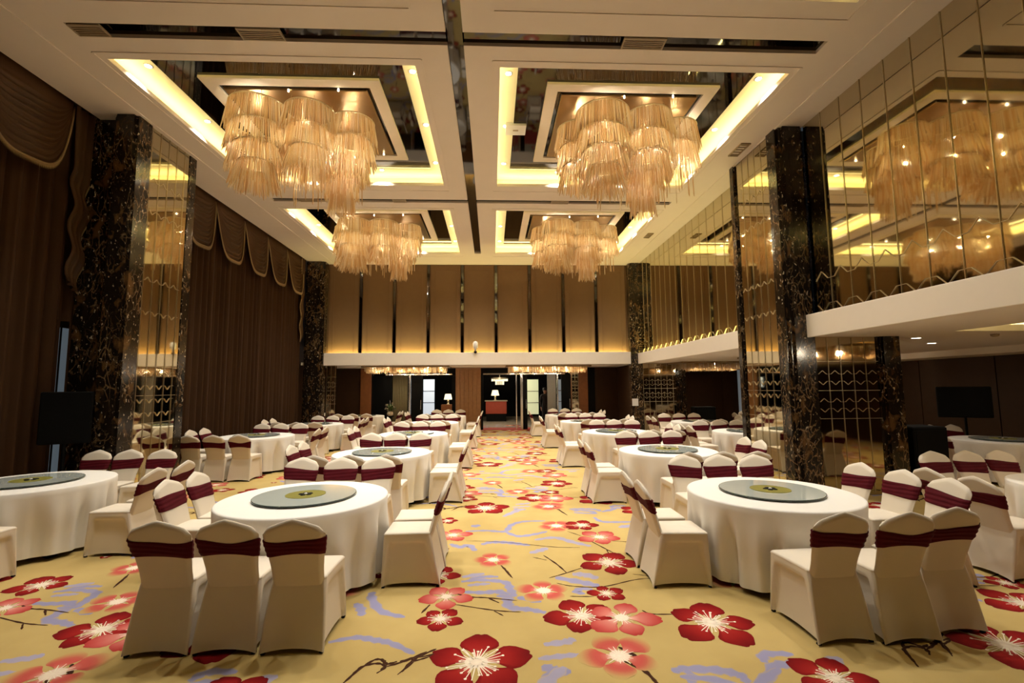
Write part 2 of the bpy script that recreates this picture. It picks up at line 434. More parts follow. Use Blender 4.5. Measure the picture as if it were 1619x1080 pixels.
FL = [('R', -.11, 3.38, .39), ('R', -.42, 4.0, .20), ('P', -.41, 4.40, .24), ('R', -.55, 4.88, .27), ('Z', .01, 5.27, .24), ('R', -.55, 5.63, .06), ('Z', .46, 4.47, .27),
      ('R', 1.02, 4.38, .17), ('R', .72, 3.98, .30), ('P', 1.03, 3.93, .30), ('R', 1.71, 3.82, .36), ('Z', .87, 3.40, .30), ('R', 1.22, 5.11, .33), ('R', 2.16, 3.08, .27),
      ('R', -.62, 6.79, .17), ('P', -.49, 6.15, .27), ('Z', .85, 6.45, .28), ('R', 1.19, 6.46, .25), ('P', 1.31, 5.95, .28), ('Z', 2.3, 4.6, .28), ('P', 2.15, 5.5, .25), ('R', 2.45, 6.3, .3), ('R', 2.55, 5.0, .2)]
for i, (k_, x, y, r) in enumerate(FL): flower(k_, x, y, r, z=.0014 + .00002 * i + .0003 * (i % 2))

floor = Dye()
fx0, fx1, fy0, fy1 = -7.6, XW, YF, 21.5
NX, NY = 20, 30
gp = [(fx0 + (fx1 - fx0) * i / NX, fy0 + (fy1 - fy0) * j / NY) for j in range(NY + 1) for i in range(NX + 1)]
floor.poly(gp, [BASE] * len(gp), [(j * (NX + 1) + i, j * (NX + 1) + i + 1, (j + 1) * (NX + 1) + i + 1, (j + 1) * (NX + 1) + i) for j in range(NY) for i in range(NX)], 0)
for a in range(-2, 4):
    for b in range(-1, 5):
        if a * TX - 2 > fx1 or b * TY > fy1: continue
        o = len(floor.v); ox, oy = a * TX, b * TY
        if oy + 3.0 > 19.6: continue
        floor.v += [(min(max(x + ox, fx0), fx1), y + oy, z) for x, y, z in tile.v]; floor.c += tile.c
        floor.f += [tuple(i + o for i in f) for f in tile.f]
me = bpy.data.meshes.new('floor'); me.from_pydata(floor.v, [], floor.f)
ca = me.color_attributes.new('dye', 'FLOAT_COLOR', 'POINT')
ca.data.foreach_set('color', [q for c in floor.c for q in (c[0], c[1], c[2], 1)])
me.materials.append(MATS['floral_carpet']); me.update()
fo = bpy.data.objects.new('floor', me); COL.objects.link(fo); fo['kind'] = 'structure'
import bmesh
bm = bmesh.new(); bm.from_mesh(me)
for f in bm.faces:
    f.normal_update()
    if f.normal.z < 0: f.normal_flip()
bm.to_mesh(me); bm.free()

# ---- ceiling with its coffers -------------------------------------
COF = []       # (name, x0, x1, y0, y1) in room units of 6 m height
for ri, y0 in enumerate((.93, 5.8, 10.85)):
    for side, x0, x1 in (('left', -4.83, -.98), ('right', .12, 4.0)):
        COF.append((('overhead', 'front', 'rear')[ri] + '-' + side, x0, x1, y0, y0 + 3.69))
xs = sorted({-6.0, 5.03, -.53, -.33, -4.85, 4.1} | {c[1] for c in COF} | {c[2] for c in COF})
ys_ = {YF / K, 15.9, -.05, .15, 5.2, 5.42, 10.22, 10.4, 14.5}
for c in COF: ys_ |= {c[3], c[4]}
ys = sorted(ys_)
SLOTS = [(-4.85, -.53, 5.2, 5.42), (-.33, 4.1, 5.2, 5.42), (-4.85, -.53, 10.22, 10.4), (-.33, 4.1, 10.22, 10.4), (-.53, -.33, YF / K, 14.5), (-4.85, -.53, -.05, .15), (-.33, 4.1, -.05, .15)]
def hole(x, y):
    return any(c[1] < x < c[2] and c[3] < y < c[4] for c in COF) or any(a < x < b and c < y < d for a, b, c, d in SLOTS)
mb = MB()
for xa, xb in zip(xs, xs[1:]):
    for ya, yb in zip(ys, ys[1:]):
        if not hole((xa + xb) / 2, (ya + yb) / 2): mb.box(X(xa), X(xb), X(ya), X(yb), ZC, ZC + .07)
struct('ceiling', mb, 'ceiling_paint')
mb = MB()
for a, b, c, d in SLOTS: mb.box(X(a) - .01, X(b) + .01, X(c) - .01, X(d) + .01, ZC + .05, ZC + .06)
struct('trim_1', mb, 'black_mirror')
# mouldings drawn around the coffers and along the ceiling edges
mb = MB(); w = .014
def rect_bead(x0, x1, y0, y1):
    for q in ((x0, x1, y0 - w, y0 + w), (x0, x1, y1 - w, y1 + w), (x0 - w, x0 + w, y0, y1), (x1 - w, x1 + w, y0, y1)): mb.box(*q, ZC - .010, ZC + .01)
for n_, x0, x1, y0, y1 in COF: rect_bead(X(x0) - .10, X(x1) + .10, X(y0) - .13, X(y1) + .28)
for xx in (-5.3, 4.62): mb.box(X(xx) - w, X(xx) + w, YF, X(15.6), ZC - .012, ZC + .01)
struct('trim_2', mb, 'ceiling_paint')

def rect_ring(mb, o, i, z0, z1):
    (x0, x1, y0, y1), (a0, a1, b0, b1) = o, i
    mb.box(x0, x1, y0, b0, z0, z1); mb.box(x0, x1, b1, y1, z0, z1); mb.box(x0, a0, b0, b1, z0, z1); mb.box(a1, x1, b0, b1, z0, z1)
DL = []
for ci, (n_, x0, x1, y0, y1) in enumerate(COF):
    o = (X(x0) - .30, X(x1) + .30, X(y0) - .30, X(y1) + .30)
    i_ = (X(x0 + .26), X(x1 - .24), X(y0 + .30), X(y1 - .26))
    zt = Zr(6.27)
    mb = MB(); rect_ring(mb, o, i_, zt, zt + .04)
    # outer walls of the light pocket
    mb.box(o[0] - .03, o[0], o[2], o[3], ZC + .06, zt + .04); mb.box(o[1], o[1] + .03, o[2], o[3], ZC + .06, zt + .04)
    mb.box(o[0], o[1], o[2] - .03, o[2], ZC + .06, zt + .04); mb.box(o[0], o[1], o[3], o[3] + .03, ZC + .06, zt + .04)
    struct('trim_%d' % (3 + ci * 3), mb, 'cove_paint')
    mb = MB().box(i_[0], i_[1], i_[2], i_[3], zt - .02, zt + .02)
    struct('trim_%d' % (4 + ci * 3), mb, 'black_mirror')
    fr = (X(x0 + .70), X(x1 - .62), X(y0 + .64), X(y0 + 3.03)); g = .19
    mb = MB(); rect_ring(mb, fr, (fr[0] + g, fr[1] - g, fr[2] + g, fr[3] - g), zt - .06, zt - .018)
    struct('trim_%d' % (5 + ci * 3), mb, 'frame_paint')
    # LED strips lying in the pocket, shining on the cove
    xm, ym = (X(x0) + X(x1)) / 2, (X(y0) + X(y1)) / 2
    for (lx, ly, sx, sy) in ((X(x0) - .13, ym, .08, X(y1 - y0)), (X(x1) + .13, ym, .08, X(y1 - y0)), (xm, X(y0) - .13, X(x1 - x0), .08), (xm, X(y1) + .13, X(x1 - x0), .08)):
        l = light('AREA', 'cove_strip', (lx, ly, ZC + .085), 12, (1., .82, .36), (pi, 0, 0), shape='RECTANGLE', size=sx, size_y=sy)
    for k_ in range(3):
        yy = y0 + .50 + k_ * 1.36
        DL.append((n_, 'left', k_, X(x0 + .13), X(yy), zt)); DL.append((n_, 'right', k_, X(x1 - .12), X(yy), zt))
    for k_ in range(2):
        DL.append((n_, 'far', k_, X(x0 + 1.25 + k_ * 1.35), X(y1 - .13), zt))

# recessed downlights
dl = thing('recessed_downlight', 'x', 'ceiling light')
MB().lathe([(.045, 0), (.062, -.006), (.066, .0), (.066, .01)], 16).build('trim_ring', 'white_plastic', dl, True)
MB().lathe([(.043, -.004), (.043, .004)], 14).build('lens', 'lamp_glow', dl)
ORD = ('nearest', 'middle', 'farthest')
for q, (n_, side, k_, x, y, z) in enumerate(DL):
    o = dl if q == 0 else copy_tree(dl)
    o.location = (x, y, z - .004)
    wh = ORD[k_] if side != 'far' else ('left one', 'right one')[k_]
    tag(o, 'small recessed downlight in the %s cove edge of the %s coffer, %s' % (side, n_, wh), 'ceiling light', 'recessed downlights in the coffers')
    pw = 215
    if n_.startswith('overhead'): pw = 190 if (k_ == 2 or side == 'far') else 0
    if n_ in ('front-left', 'rear-left', 'overhead-left') and side == 'left': pw *= .55
    if pw: light('SPOT', 'downlight_beam', (x, y, z - .02), pw, DOWN, None, spot_size=radians(108), spot_blend=1., shadow_soft_size=.05)

# ceiling vents
def vent(x0, x1, y0, y1, z, label):
    t = thing('air_vent', label, 'air vent', ((x0 + x1) / 2, (y0 + y1) / 2, z), 0, 'air vents in the ceiling')
    a, b = (x1 - x0) / 2, (y1 - y0) / 2
    mb = MB(); rect_ring(mb, (-a, a, -b, b), (-a + .02, a - .02, -b + .02, b - .02), -.012, .012); mb.build('frame', 'vent_tan', t)
    mb = MB(); n = 5
    for k in range(n):
        yy = -b + .02 + (2 * b - .04) * (k + .5) / n; mb.box(-a + .02, a - .02, yy - .008, yy + .008, -.008, .006)
    mb.build('louvre', 'vent_tan', t)
for x0, x1, lb in ((-4.83, -4.47, 'at the left end'), (-2.95, -2.45, 'left of the centre strip'), (1.6, 2.12, 'right of the centre strip')):
    vent(X(x0), X(x1), X(5.215), X(5.405), ZC - .001, 'tan louvred vent %s of the near ceiling slot' % lb)
for x0, x1, lb in ((-4.25, -3.85, 'at the left end'), (-2.2, -1.9, 'left of the centre strip'), (1.35, 1.75, 'right of the centre strip')):
    vent(X(x0), X(x1), X(10.23), X(10.39), ZC - .001, 'tan louvred vent %s of the far ceiling slot' % lb)
vent(X(4.3), X(4.48), X(7.6), X(8.05), ZC - .011, 'small tan vent in plain ceiling beside the front-right coffer')
vent(X(4.28), X(4.44), X(12.4), X(12.8), ZC - .011, 'small tan vent in plain ceiling beside the rear-right coffer')
t = thing('access_panel', 'white square panel on the left edge of the front-right coffer', 'ceiling panel', (X(.42), X(7.7), Zr(6.27) - .03))
MB().bbox(-.19, .19, -.17, .17, -.03, .03, .004).build('panel', 'white_plastic', t)
MB().box(-.05, .05, -.02, .02, -.034, -.030).build('latch', 'vent_tan', t)

# ---- walls ---------------------------------------------------------
mb = MB().box(-7.75, -7.6, YF, 21.5, 0, ZC + .3); struct('wall_left', mb, 'brown_panel')
mb = MB().box(-7.6, XC, YF, 21.5, ZC + .2, ZC + .3); mb.box(XC - .03, XC, YF, X(15.9), ZC, ZC + .2); struct('trim_30', mb, 'ceiling_paint')
mb = MB().box(-7.6, XW, YF - .1, YF, 0, ZC); struct('wall_front', mb, 'wall_fabric')
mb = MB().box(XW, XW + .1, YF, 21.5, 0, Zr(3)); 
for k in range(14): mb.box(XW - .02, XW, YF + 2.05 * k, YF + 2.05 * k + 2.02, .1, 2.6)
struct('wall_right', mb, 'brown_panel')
# rear wall over the balcony: fabric panels with beads
yw = X(15.88)
strips = [-4.38, -3.26, -2.13, -.99, .15, 1.29, 2.44, 3.57]
mb = MB().box(X(-6.2), XR + .2, yw, yw + .1, ZB0, ZC)
struct('wall_back', mb, 'wall_fabric')
edges = [-5.5] + strips + [4.66]
mb = MB()
for a, b in zip(edges, edges[1:]):
    x0, x1 = X(a) + .07, X(b) - .07
    mb.bbox(x0, x1, yw - .03, yw + .01, ZB1 - .2, ZC - .02, .006)
struct('trim_31', mb, 'wall_fabric')
mb = MB()
for a, b in zip(edges, edges[1:]):
    x0, x1 = X(a) + .24, X(b) - .24; z0, z1 = ZB1 - .2, ZC - .22; w = .011
    for q in ((x0 - w, x0 + w, z0, z1), (x1 - w, x1 + w, z0, z1), (x0, x1, z1 - w, z1 + w)): mb.box(q[0], q[1], yw - .042, yw - .025, q[2], q[3])
struct('trim_32', mb, 'wall_fabric')
mb = MB()
for s_ in strips: mb.box(X(s_) - .048, X(s_) + .048, yw - .045, yw, ZB1 - .2, ZC - .01)
struct('trim_33', mb, 'black_mirror')
# rear balcony: fascia, soffit, lamp trough
mb = MB().bbox(X(-5.47), X(4.66), YB, YB + .06, ZB0, Zr(2.975), .006)
mb.box(X(-6.2), XR + .2, YB + .03, YD + .2, ZB0 + .02, ZB0 + .12)
struct('trim_34', mb, 'fascia_paint')
light('AREA', 'balcony_strip', (X(-.4), YB + .14, ZB1 - .05), 120, (1., .82, .30), (pi - .35, 0, 0), shape='RECTANGLE', size=X(10.1), size_y=.05)
mb = MB().box(X(-5.47), X(4.66), YB + .06, yw, ZB1 - .16, ZB1 - .12); struct('trim_35', mb, 'cove_paint')
# right balcony
XF = X(4.87)
mb = MB()
for y0, y1 in ((YF, X(7.06)), (X(8.6), X(15.62))):
    mb.bbox(XF, XF + .06, y0, y1, ZB0, ZB1, .006)
RX0, RX1, RY0, RY1 = 7.2, 10.2, 1.0, 7.0
mb.box(XF + .03, RX0, YF, 21.4, ZB0 + .02, ZB0 + .12); mb.box(RX1, XW, YF, 21.4, ZB0 + .02, ZB0 + .12)
mb.box(RX0, RX1, YF, RY0, ZB0 + .02, ZB0 + .12); mb.box(RX0, RX1, RY1, 21.4, ZB0 + .02, ZB0 + .12)
mb.box(XW - 1.0, XW, YF, 21.4, Zr(2.45), ZB0 + .02)
struct('trim_36', mb, 'fascia_paint')
mb = MB().box(RX0 - .25, RX1 + .25, RY0 - .25, RY1 + .25, ZB0 + .30, ZB0 + .33)
for q in ((RX0 - .28, RX0 - .25, RY0 - .25, RY1 + .25), (RX1 + .25, RX1 + .28, RY0 - .25, RY1 + .25), (RX0 - .25, RX1 + .25, RY0 - .28, RY0 - .25), (RX0 - .25, RX1 + .25, RY1 + .25, RY1 + .28)): mb.box(*q, ZB0 + .12, ZB0 + .33)
struct('trim_38', mb, 'cove_paint')
for lx, ly, sx, sy in ((RX0 - .12, (RY0 + RY1) / 2, .08, 6), ((RX0 + RX1) / 2, RY1 + .12, 3, .08)):
    light('AREA', 'cove_strip', (lx, ly, ZB0 + .135), 12, (1., .84, .5), (pi, 0, 0), shape='RECTANGLE', size=sx, size_y=sy)
mb = MB().box(XF + .06, XR + .02, X(8.6), X(15.6), ZB1 - .16, ZB1 - .12); struct('trim_37', mb, 'cove_paint')
light('AREA', 'balcony_strip', (XF + .10, X(12.1), ZB1 - .08), 70, (1., .82, .30), (pi, -.35, 0), shape='RECTANGLE', size=.05, size_y=X(6.8))

# lattice helper: list of bars in a plane, plane given by a mapping (s, z) -> point
def lattice(mapf, s0, s1, z0, z1, p, rows, wd, half=True, horiz=()):
    mb = MB()
    def bar(a, b, w_):
        (sa, za), (sb, zb) = a, b
        L = sqrt((sb - sa) ** 2 + (zb - za) ** 2)
        if L < 1e-6: return
        nx, nz = -(zb - za) / L * w_ / 2, (sb - sa) / L * w_ / 2
        q = [(sa + nx, za + nz), (sb + nx, zb + nz), (sb - nx, zb - nz), (sa - nx, za - nz)]
        mb.add([mapf(s, z, 0) for s, z in q] + [mapf(s, z, 1) for s, z in q], [(0, 1, 2, 3), (7, 6, 5, 4), (0, 4, 5, 1), (1, 5, 6, 2), (2, 6, 7, 3), (3, 7, 4, 0)])
    n = int((s1 - s0) / p) + 1
    for k in range(n + 1):
        s = s0 + k * p
        if s <= s1: bar((s, z0), (s, z1), wd)
        if half and s + p / 2 <= s1:
            for (za, ha), (zb, hb) in zip(rows[::2], rows[1::2]): bar((s + p / 2, za + ha), (s + p / 2, zb), wd * .8)
    for z, hgt in rows:
        for k in range(n + 1):
            s = s0 + (k - .5) * p
            pts = [(s, z), (s + p * .32, z + hgt), (s + p * .68, z + hgt), (s + p, z)]
            for a, b in zip(pts, pts[1:]):
                if b[0] <= s1 + .001 and a[0] >= s0 - .001: bar(a, b, wd)
    for z in horiz: bar((s0, z), (s1, z), wd * 1.5)
    return mb

def mirror(label, quad, material, lat, group='tinted mirrors with gold lattice'):
    t = thing('wall_mirror', label, 'mirror', (0, 0, 0), 0, group)
    quad.build('mirror_glass', material, t)
    lat.build('lattice', 'gold_line', t)
    return t
rowsU = [(Zr(2.93), .14), (Zr(3.56), -.14)]
# upper mirror wall, near and far stretches
mx_ = XR
mapU = lambda s, z, d: (mx_ - .004 - .008 * (1 - d), s, z)
mirror('gold tinted mirror wall with lattice above the near right balcony', MB().box(mx_, mx_ + .05, YF, X(7.06), ZB1 - .2, ZC), 'bronze_mirror',
       lattice(mapU, X(7.06) - 26 * X(.395) * .99, X(7.06), ZB1 - .15, ZC, X(.395) * .99, rowsU, 0.0055, half=False))
mirror('gold tinted mirror wall with lattice above the far right balcony', MB().box(mx_, mx_ + .05, X(8.6), X(15.88), ZB1 - .2, ZC), 'bronze_mirror',
       lattice(mapU, X(8.6), X(15.88), ZB1 - .1, ZC, X(.395) * .99, rowsU[:1], .0022, half=False))

# piers with marble posts and mirrored faces
def notch(x0, x1, y0, y1, n=.05):          # column plan with stepped corners
    return [(x0 + 2 * n, y0), (x1 - n, y0), (x1 - n, y0 + n), (x1, y0 + n), (x1, y1 - n), (x1 - n, y1 - n), (x1 - n, y1), (x0 + n, y1), (x0 + n, y1 - n), (x0, y1 - n), (x0, y0 + 2 * n), (x0 + n, y0 + 2 * n), (x0 + n, y0 + n), (x0 + 2 * n, y0 + n)]
def column(label, poly, z1, z0=0):
    t = thing('marble_column', label, 'column', (0, 0, 0), 0, 'black and gold marble columns')
    fix_normals(MB().prism(poly, z0 + .12, z1).build('shaft', 'portoro_marble', t))
    cx = sum(p[0] for p in poly) / len(poly); cy = sum(p[1] for p in poly) / len(poly)
    big = [(cx + (x - cx) * 1.04, cy + (y - cy) * 1.04) for x, y in poly]
    fix_normals(MB().prism(big, z0, z0 + .12).build('plinth', 'portoro_marble', t))
    return t
P0, P1 = X(7.06), X(8.62)
column('wide black marble column standing in front of the right balcony', notch(X(4.6), X(5.03), P0, X(7.42)), ZC)
column('thin black marble column just behind the wide right column', notch(X(4.6), X(4.82), X(8.42), P1, .03), ZC)
column('short marble column under the balcony, beside the black speaker', notch(X(6.03), X(6.37), P0, X(7.42), .03), ZB0 + .02)
column('wide black marble column before the left curtains', notch(X(-5.74), X(-5.35), X(7.03), X(7.40)), ZC)
column('thin black marble column left of the swagged curtains', notch(X(-5.60), X(-5.37), X(8.30), X(8.54), .03), ZC)
column('marble column in the far left corner beside the curtains', notch(X(-6.1), X(-5.47), X(15.5), X(15.85), .04), ZC)
column('marble column in the far right corner of the rear wall', notch(X(4.65), X(5.03), X(15.52), X(15.88), .04), ZC)
column('short far marble column under the right balcony', notch(X(6.15), X(6.48), X(15.55), X(15.9), .03), ZB0 + .02)
rowsL = [(Zr(1.42), .06), (Zr(1.63), -.06), (Zr(1.84), .06), (Zr(2.06), -.06)]
rowsF = [(Zr(1.42), .07), (Zr(1.63), .07), (Zr(1.84), .07), (Zr(2.06), .07), (Zr(3.0), .07), (Zr(3.6), -.07), (Zr(4.6), .07), (Zr(5.2), -.07)]
hz = (Zr(1.32), Zr(1.75), Zr(2.2))
xm = X(4.64)
mirror('narrow mirror between the two right-hand marble columns', MB().box(xm, xm + .05, X(7.40), X(8.44), 0, ZC), 'bronze_mirror',
       lattice(lambda s, z, d: (xm - .004 - .008 * (1 - d), s, z), X(7.42), X(8.42), .05, ZC, .22, rowsF, .0040, half=False, horiz=hz))
ymr = X(7.14)
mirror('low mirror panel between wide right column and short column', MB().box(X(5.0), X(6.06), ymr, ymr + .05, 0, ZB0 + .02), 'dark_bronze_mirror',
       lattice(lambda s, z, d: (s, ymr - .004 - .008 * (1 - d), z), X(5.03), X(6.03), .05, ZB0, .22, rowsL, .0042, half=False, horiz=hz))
xl = X(-5.38)
mirror('narrow mirror between the two left-hand marble columns', MB().box(xl - .05, xl, X(7.38), X(8.32), 0, ZC), 'bronze_mirror',
       lattice(lambda s, z, d: (xl + .004 + .008 * (1 - d), s, z), X(7.40), X(8.30), .05, ZC, .22, rowsF, .0040, half=False, horiz=hz))
yfr = X(15.62)
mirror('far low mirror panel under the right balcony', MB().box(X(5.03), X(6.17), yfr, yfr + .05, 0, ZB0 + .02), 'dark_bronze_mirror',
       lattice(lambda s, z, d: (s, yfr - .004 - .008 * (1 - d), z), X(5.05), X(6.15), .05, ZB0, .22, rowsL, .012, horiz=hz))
mirror('mirror strip beside the far left corner column', MB().box(X(-5.47), X(-5.14), X(15.9), X(15.9) + .05, 0, ZB0 + .02), 'dark_bronze_mirror',
       lattice(lambda s, z, d: (s, X(15.9) - .004 - .008 * (1 - d), z), X(-5.45), X(-5.15), .05, ZB0, .15, rowsL, .012, horiz=hz))
# solid cores of the piers
mb = MB().box(X(4.66) + .05, X(6.3), X(7.2) + .05, P1 - .03, 0, ZB0 + .02).box(XR + .06, X(6.3), X(7.2), P1 - .03, ZB0 + .14, ZC)
mb.box(X(4.66) + .05, XR, X(7.42), P1 - .05, ZB0, ZC)
struct('wall_right_pier', mb, 'portoro_marble')
mb = MB().box(X(-6.2), xl - .06, X(7.2), X(8.45), 0, ZC); struct('wall_left_pier', mb, 'portoro_marble')
mb = MB().box(X(5.0), X(6.3), X(15.7), YD, 0, ZB0 + .02); struct('wall_right_far_pier', mb, 'brown_panel')

# ================================================================== CURTAINS
def drape(mbd, xa, y0, y1, z0, z1, p=.24, amp=.07, seed=0):
    r = random.Random(seed); n = max(8, int((y1 - y0) / p * 10)); rr = []
    ph = [r.uniform(-.5, .5) for _ in range(200)]
    for j in range(11):
        z = z0 + (z1 - z0) * j / 10; row = []
        for i in range(n + 1):
            y = y0 + (y1 - y0) * i / n; a = (y - y0) / p * 2 * pi
            d = amp * (sin(a + ph[int(a / 6.28) % 200] * .6) + .3 * sin(2.3 * a + 1 + .6 * j / 10)) * (.75 + .25 * (1 - j / 10))
            row.append((xa + d, y, z))
        rr.append(row)
    mbd.rings(rr, close=False)
def swag_mesh(yc, wdt, zt, zb, xa, bul=.16):
    mb = MB(); NU, NV = 28, 46; rr = []
    drop = zt - zb
    edge = []
    for j in range(NV + 1):
        v = j / NV; row = []
        for i in range(NU + 1):
            u = -1 + 2 * i / NU
            zlow = zb + drop * .96 * abs(u) ** 3.4
            ztop = zt
            z = ztop - (ztop - zlow) * v
            sag = 1 - u * u
            x = xa + bul * sag ** .7 * (.35 + .65 * v) + .045 * sag ** 2 * sin(v * 2 * pi * 12 + 2 * u) * ss(.12, .35, v)
            y = yc + u * wdt / 2
            row.append((x, y, z))
            if j == NV: edge.append((x + .012, y, z))
        rr.append(row)
    mb.rings(rr, close=False)
    return mb, edge
def swag(parent, yc, wdt, zt, zb, xa):
    mb, edge = swag_mesh(yc, wdt, zt, zb, xa)
    s = mb.build('swag', 'swag_cloth', parent, True)
    MB().tube(edge, .015, 6).build('trim_braid', 'gold_trim', s, True)
    fr = MB()
    for (x, y, z), (x2, y2, z2) in zip(edge, edge[1:]):
        for k in range(4):
            t = k / 4
            px, py, pz = x + (x2 - x) * t, y + (y2 - y) * t, z + (z2 - z) * t
            fr.add([(px, py - .009, pz - .015), (px + .01, py, pz - .015), (px, py + .009, pz - .015), (px + .004, py, pz - .085)], [(0, 1, 3), (1, 2, 3), (0, 3, 2), (0, 2, 1)])
    fr.build('fringe', 'gold_trim', s)
def jabot(parent, yc, z0, z1, xa, wd=.34, flip=1):
    mb = MB(); rr = []; NV = 30
    edge = []
    for j in range(NV + 1):
        v = j / NV; z = z1 - (z1 - z0) * v; row = []
        wv = wd * (1 - .45 * v)
        for i in range(13):
            u = i / 12
            st = floor_step(v)
            y = yc + flip * (-wv * .5 + wv * u + .06 * st)
            row.append((xa + .05 + .05 * sin(u * 2 * pi * 2.5), y, z - .18 * u * ss(.1, .4, v)))
            if i == 12: edge.append((xa + .07, y, z - .18 * ss(.1, .4, v)))
        rr.append(row)
    mb.rings(rr, close=False)
    s = mb.build('jabot', 'swag_cloth', parent, True)
    MB().tube(edge, .016, 6).build('trim_braid', 'gold_trim', s, True)
def floor_step(v): return sin(v * 2 * pi * 4.0) * ss(.25, .45, v)
xcur = XC - .30
CF = 1.03                      # the cloth hangs behind the ceiling edge
def Yc(y): return X(y) * CF
def Zk(z): return H + (z - H) * K * CF
t = thing('window_curtain', 'dark brown floor-length curtain with deep swag behind the left marble column', 'curtain', (0, 0, 0), 0, 'brown swagged window curtains')
mb = MB(); drape(mb, xcur, -3.0, Yc(6.90), .02, ZC + .1, seed=1); mb.build('drape', 'curtain_cloth', t, True)
mb = MB(); drape(mb, xcur, Yc(6.99), X(8.4), .02, ZC + .1, seed=2); mb.build('drape', 'curtain_cloth', t, True)
mb = MB(); drape(mb, xcur - .02, X(6.7), X(7.5), 2.95, ZC + .1, seed=9); mb.build('drape', 'curtain_cloth', t, True)
MB().box(xcur - .06, xcur + .16, -3.0, X(8.4), ZC + .1, ZC + .16).build('rail', 'brown_panel', t)
for yc in (6.02, 4.62, 3.22): swag(t, Yc(yc), Yc(1.38), ZC + .08, Zk(4.80), xcur + .10)
jabot(t, Yc(6.86), Zk(3.38), ZC + .05, xcur + .1)
t = thing('window_curtain', 'dark brown floor-length curtain with a row of swags, between the columns', 'curtain', (0, 0, 0), 0, 'brown swagged window curtains')
mb = MB(); drape(mb, xcur, X(8.45), X(15.55), .02, ZC + .1, seed=5); mb.build('drape', 'curtain_cloth', t, True)
MB().box(xcur - .06, xcur + .16, X(8.45), X(15.55), ZC + .1, ZC + .16).build('rail', 'brown_panel', t)
for yc, wd in ((9.62, 1.2), (10.81, 1.22), (12.02, 1.2), (13.21, 1.19), (14.40, 1.18)): swag(t, Yc(yc), Yc(wd), ZC + .08, Zk(4.75), xcur + .10)
jabot(t, X(15.35), Zk(3.44), ZC + .05, xcur + .1, .3, -1)
# daylight slit of the window behind the first curtain
mb = MB().box(-7.35, -7.30, Yc(6.7), Yc(7.6), .25, 2.9); o = struct('window_1', mb, 'daylight_slit')
MB().box(-7.3, -7.27, Yc(7.3) - .02, Yc(7.3) + .02, .25, 2.9).build('window_frame', 'chrome', o)

# ================================================================== CHANDELIERS
LOBES = [(-.54, -.40, .45, 4), (.27, -.32, .40, 3), (.90, .0, .36, 2), (-.84, .14, .40, 3), (-.22, .60, .48, 2), (.56, .66, .42, 2)]
TIERS = ((0, 0, .46), (.36, .04, .44), (.70, .09, .42), (.98, .17, .42))
def lobe_points(dr, step):
    pts = []
    for i, (cx, cy, r, nt) in enumerate(LOBES):
        rr = r - dr; n = max(8, int(2 * pi * rr / step))
        for k in range(n):
            a = 2 * pi * k / n; x, y = cx + rr * cos(a), cy + rr * sin(a)
            if any((x - c[0]) ** 2 + (y - c[1]) ** 2 < (c[2] - dr - .012) ** 2 for j, c in enumerate(LOBES) if j != i): continue
            pts.append((x, y, a, i))
    return pts
ZT = Zr(6.10); ZBK = Zr(6.27) - .02
rr_ = random.Random(11)
rods = []      # (x, y, ztop, length, tilt angle dir, tilt)
for tier, (dz, dr, ln) in enumerate(TIERS):
    for x, y, a, i in lobe_points(dr, .0225):
        if tier >= LOBES[i][3]: continue
        rods.append((x, y, ZT - dz + rr_.uniform(-.015, .015), ln * rr_.uniform(.85, 1.06), a, rr_.uniform(.03, .20) + .04 * tier, tier, i))
for tier, (dz, r) in enumerate(((.36, .30), (.66, .27), (.94, .20))):        # hanging tail
    n = int(2 * pi * r / .024)
    for k in range(n):
        a = 2 * pi * k / n
        rods.append((.50 + r * cos(a), .74 + r * sin(a), ZT - dz + rr_.uniform(-.02, .02), .46 * rr_.uniform(.85, 1.05), a, rr_.uniform(.02, .14), 4, 6))
for q in range(90):                                                          # loose inner rods
    i = rr_.randrange(6); cx, cy, r, nt = LOBES[i]; a = rr_.uniform(0, 6.28); rad = r * sqrt(rr_.random()) * .8
    rods.append((cx + rad * cos(a), cy + rad * sin(a), ZT - .3 - rr_.uniform(0, .6), .45, a, .03, 5, i))
def rod_into(mb, x, y, zt, ln, a, tl, rad=.0092):
    dx, dy = cos(a) * tl * ln, sin(a) * tl * ln
    rr = []
    for f, rs in ((0, .8), (.06, 1), (.9, 1), (1, .45)):
        rr.append([(x + dx * f + rad * rs * cos(2 * pi * k / 5), y + dy * f + rad * rs * sin(2 * pi * k / 5), zt - ln * f) for k in range(5)])
    mb.rings(rr, True, True, True)
front = sorted([r for r in rods if r[6] in (0, 1, 2)], key=lambda r: r[1] - .25 * r[2])[:100]
fs_ = set(id(r) for r in front)
rest = [r for r in rods if id(r) not in fs_]
mb = MB()
for r in rest: rod_into(mb, *r[:2], r[2] - ZBK, *r[3:6])
rest_me = mb.mesh('glass_rods', 'amber_glass', True)
mb = MB(); rod_into(mb, 0, 0, 0, .5, 0, 0); rod_me = mb.mesh('glass_rod', 'amber_glass', True)
def rim_mesh():
    out = []
    for tier, (dz, dr, ln_) in enumerate(TIERS):
        P = lobe_points(dr, .03)
        for i in range(6):
            if tier >= LOBES[i][3]: continue
            Q = sorted([p for p in P if p[3] == i], key=lambda p: p[2])
            if len(Q) < 3: continue
            gaps = [((Q[(k + 1) % len(Q)][2] - Q[k][2]) % 6.2832, k) for k in range(len(Q))]
            k0 = max(gaps)[1] + 1
            Q = Q[k0:] + Q[:k0]
            zz = ZT - dz - ZBK
            pts = [(x, y, zz + .012) for x, y, a, _ in Q]
            if len(pts) > 2: out.append(MB().tube(pts, .013, 5).mesh('rim_band', 'gold_line', True))
    return out
rim_me = rim_mesh()
mb = MB()
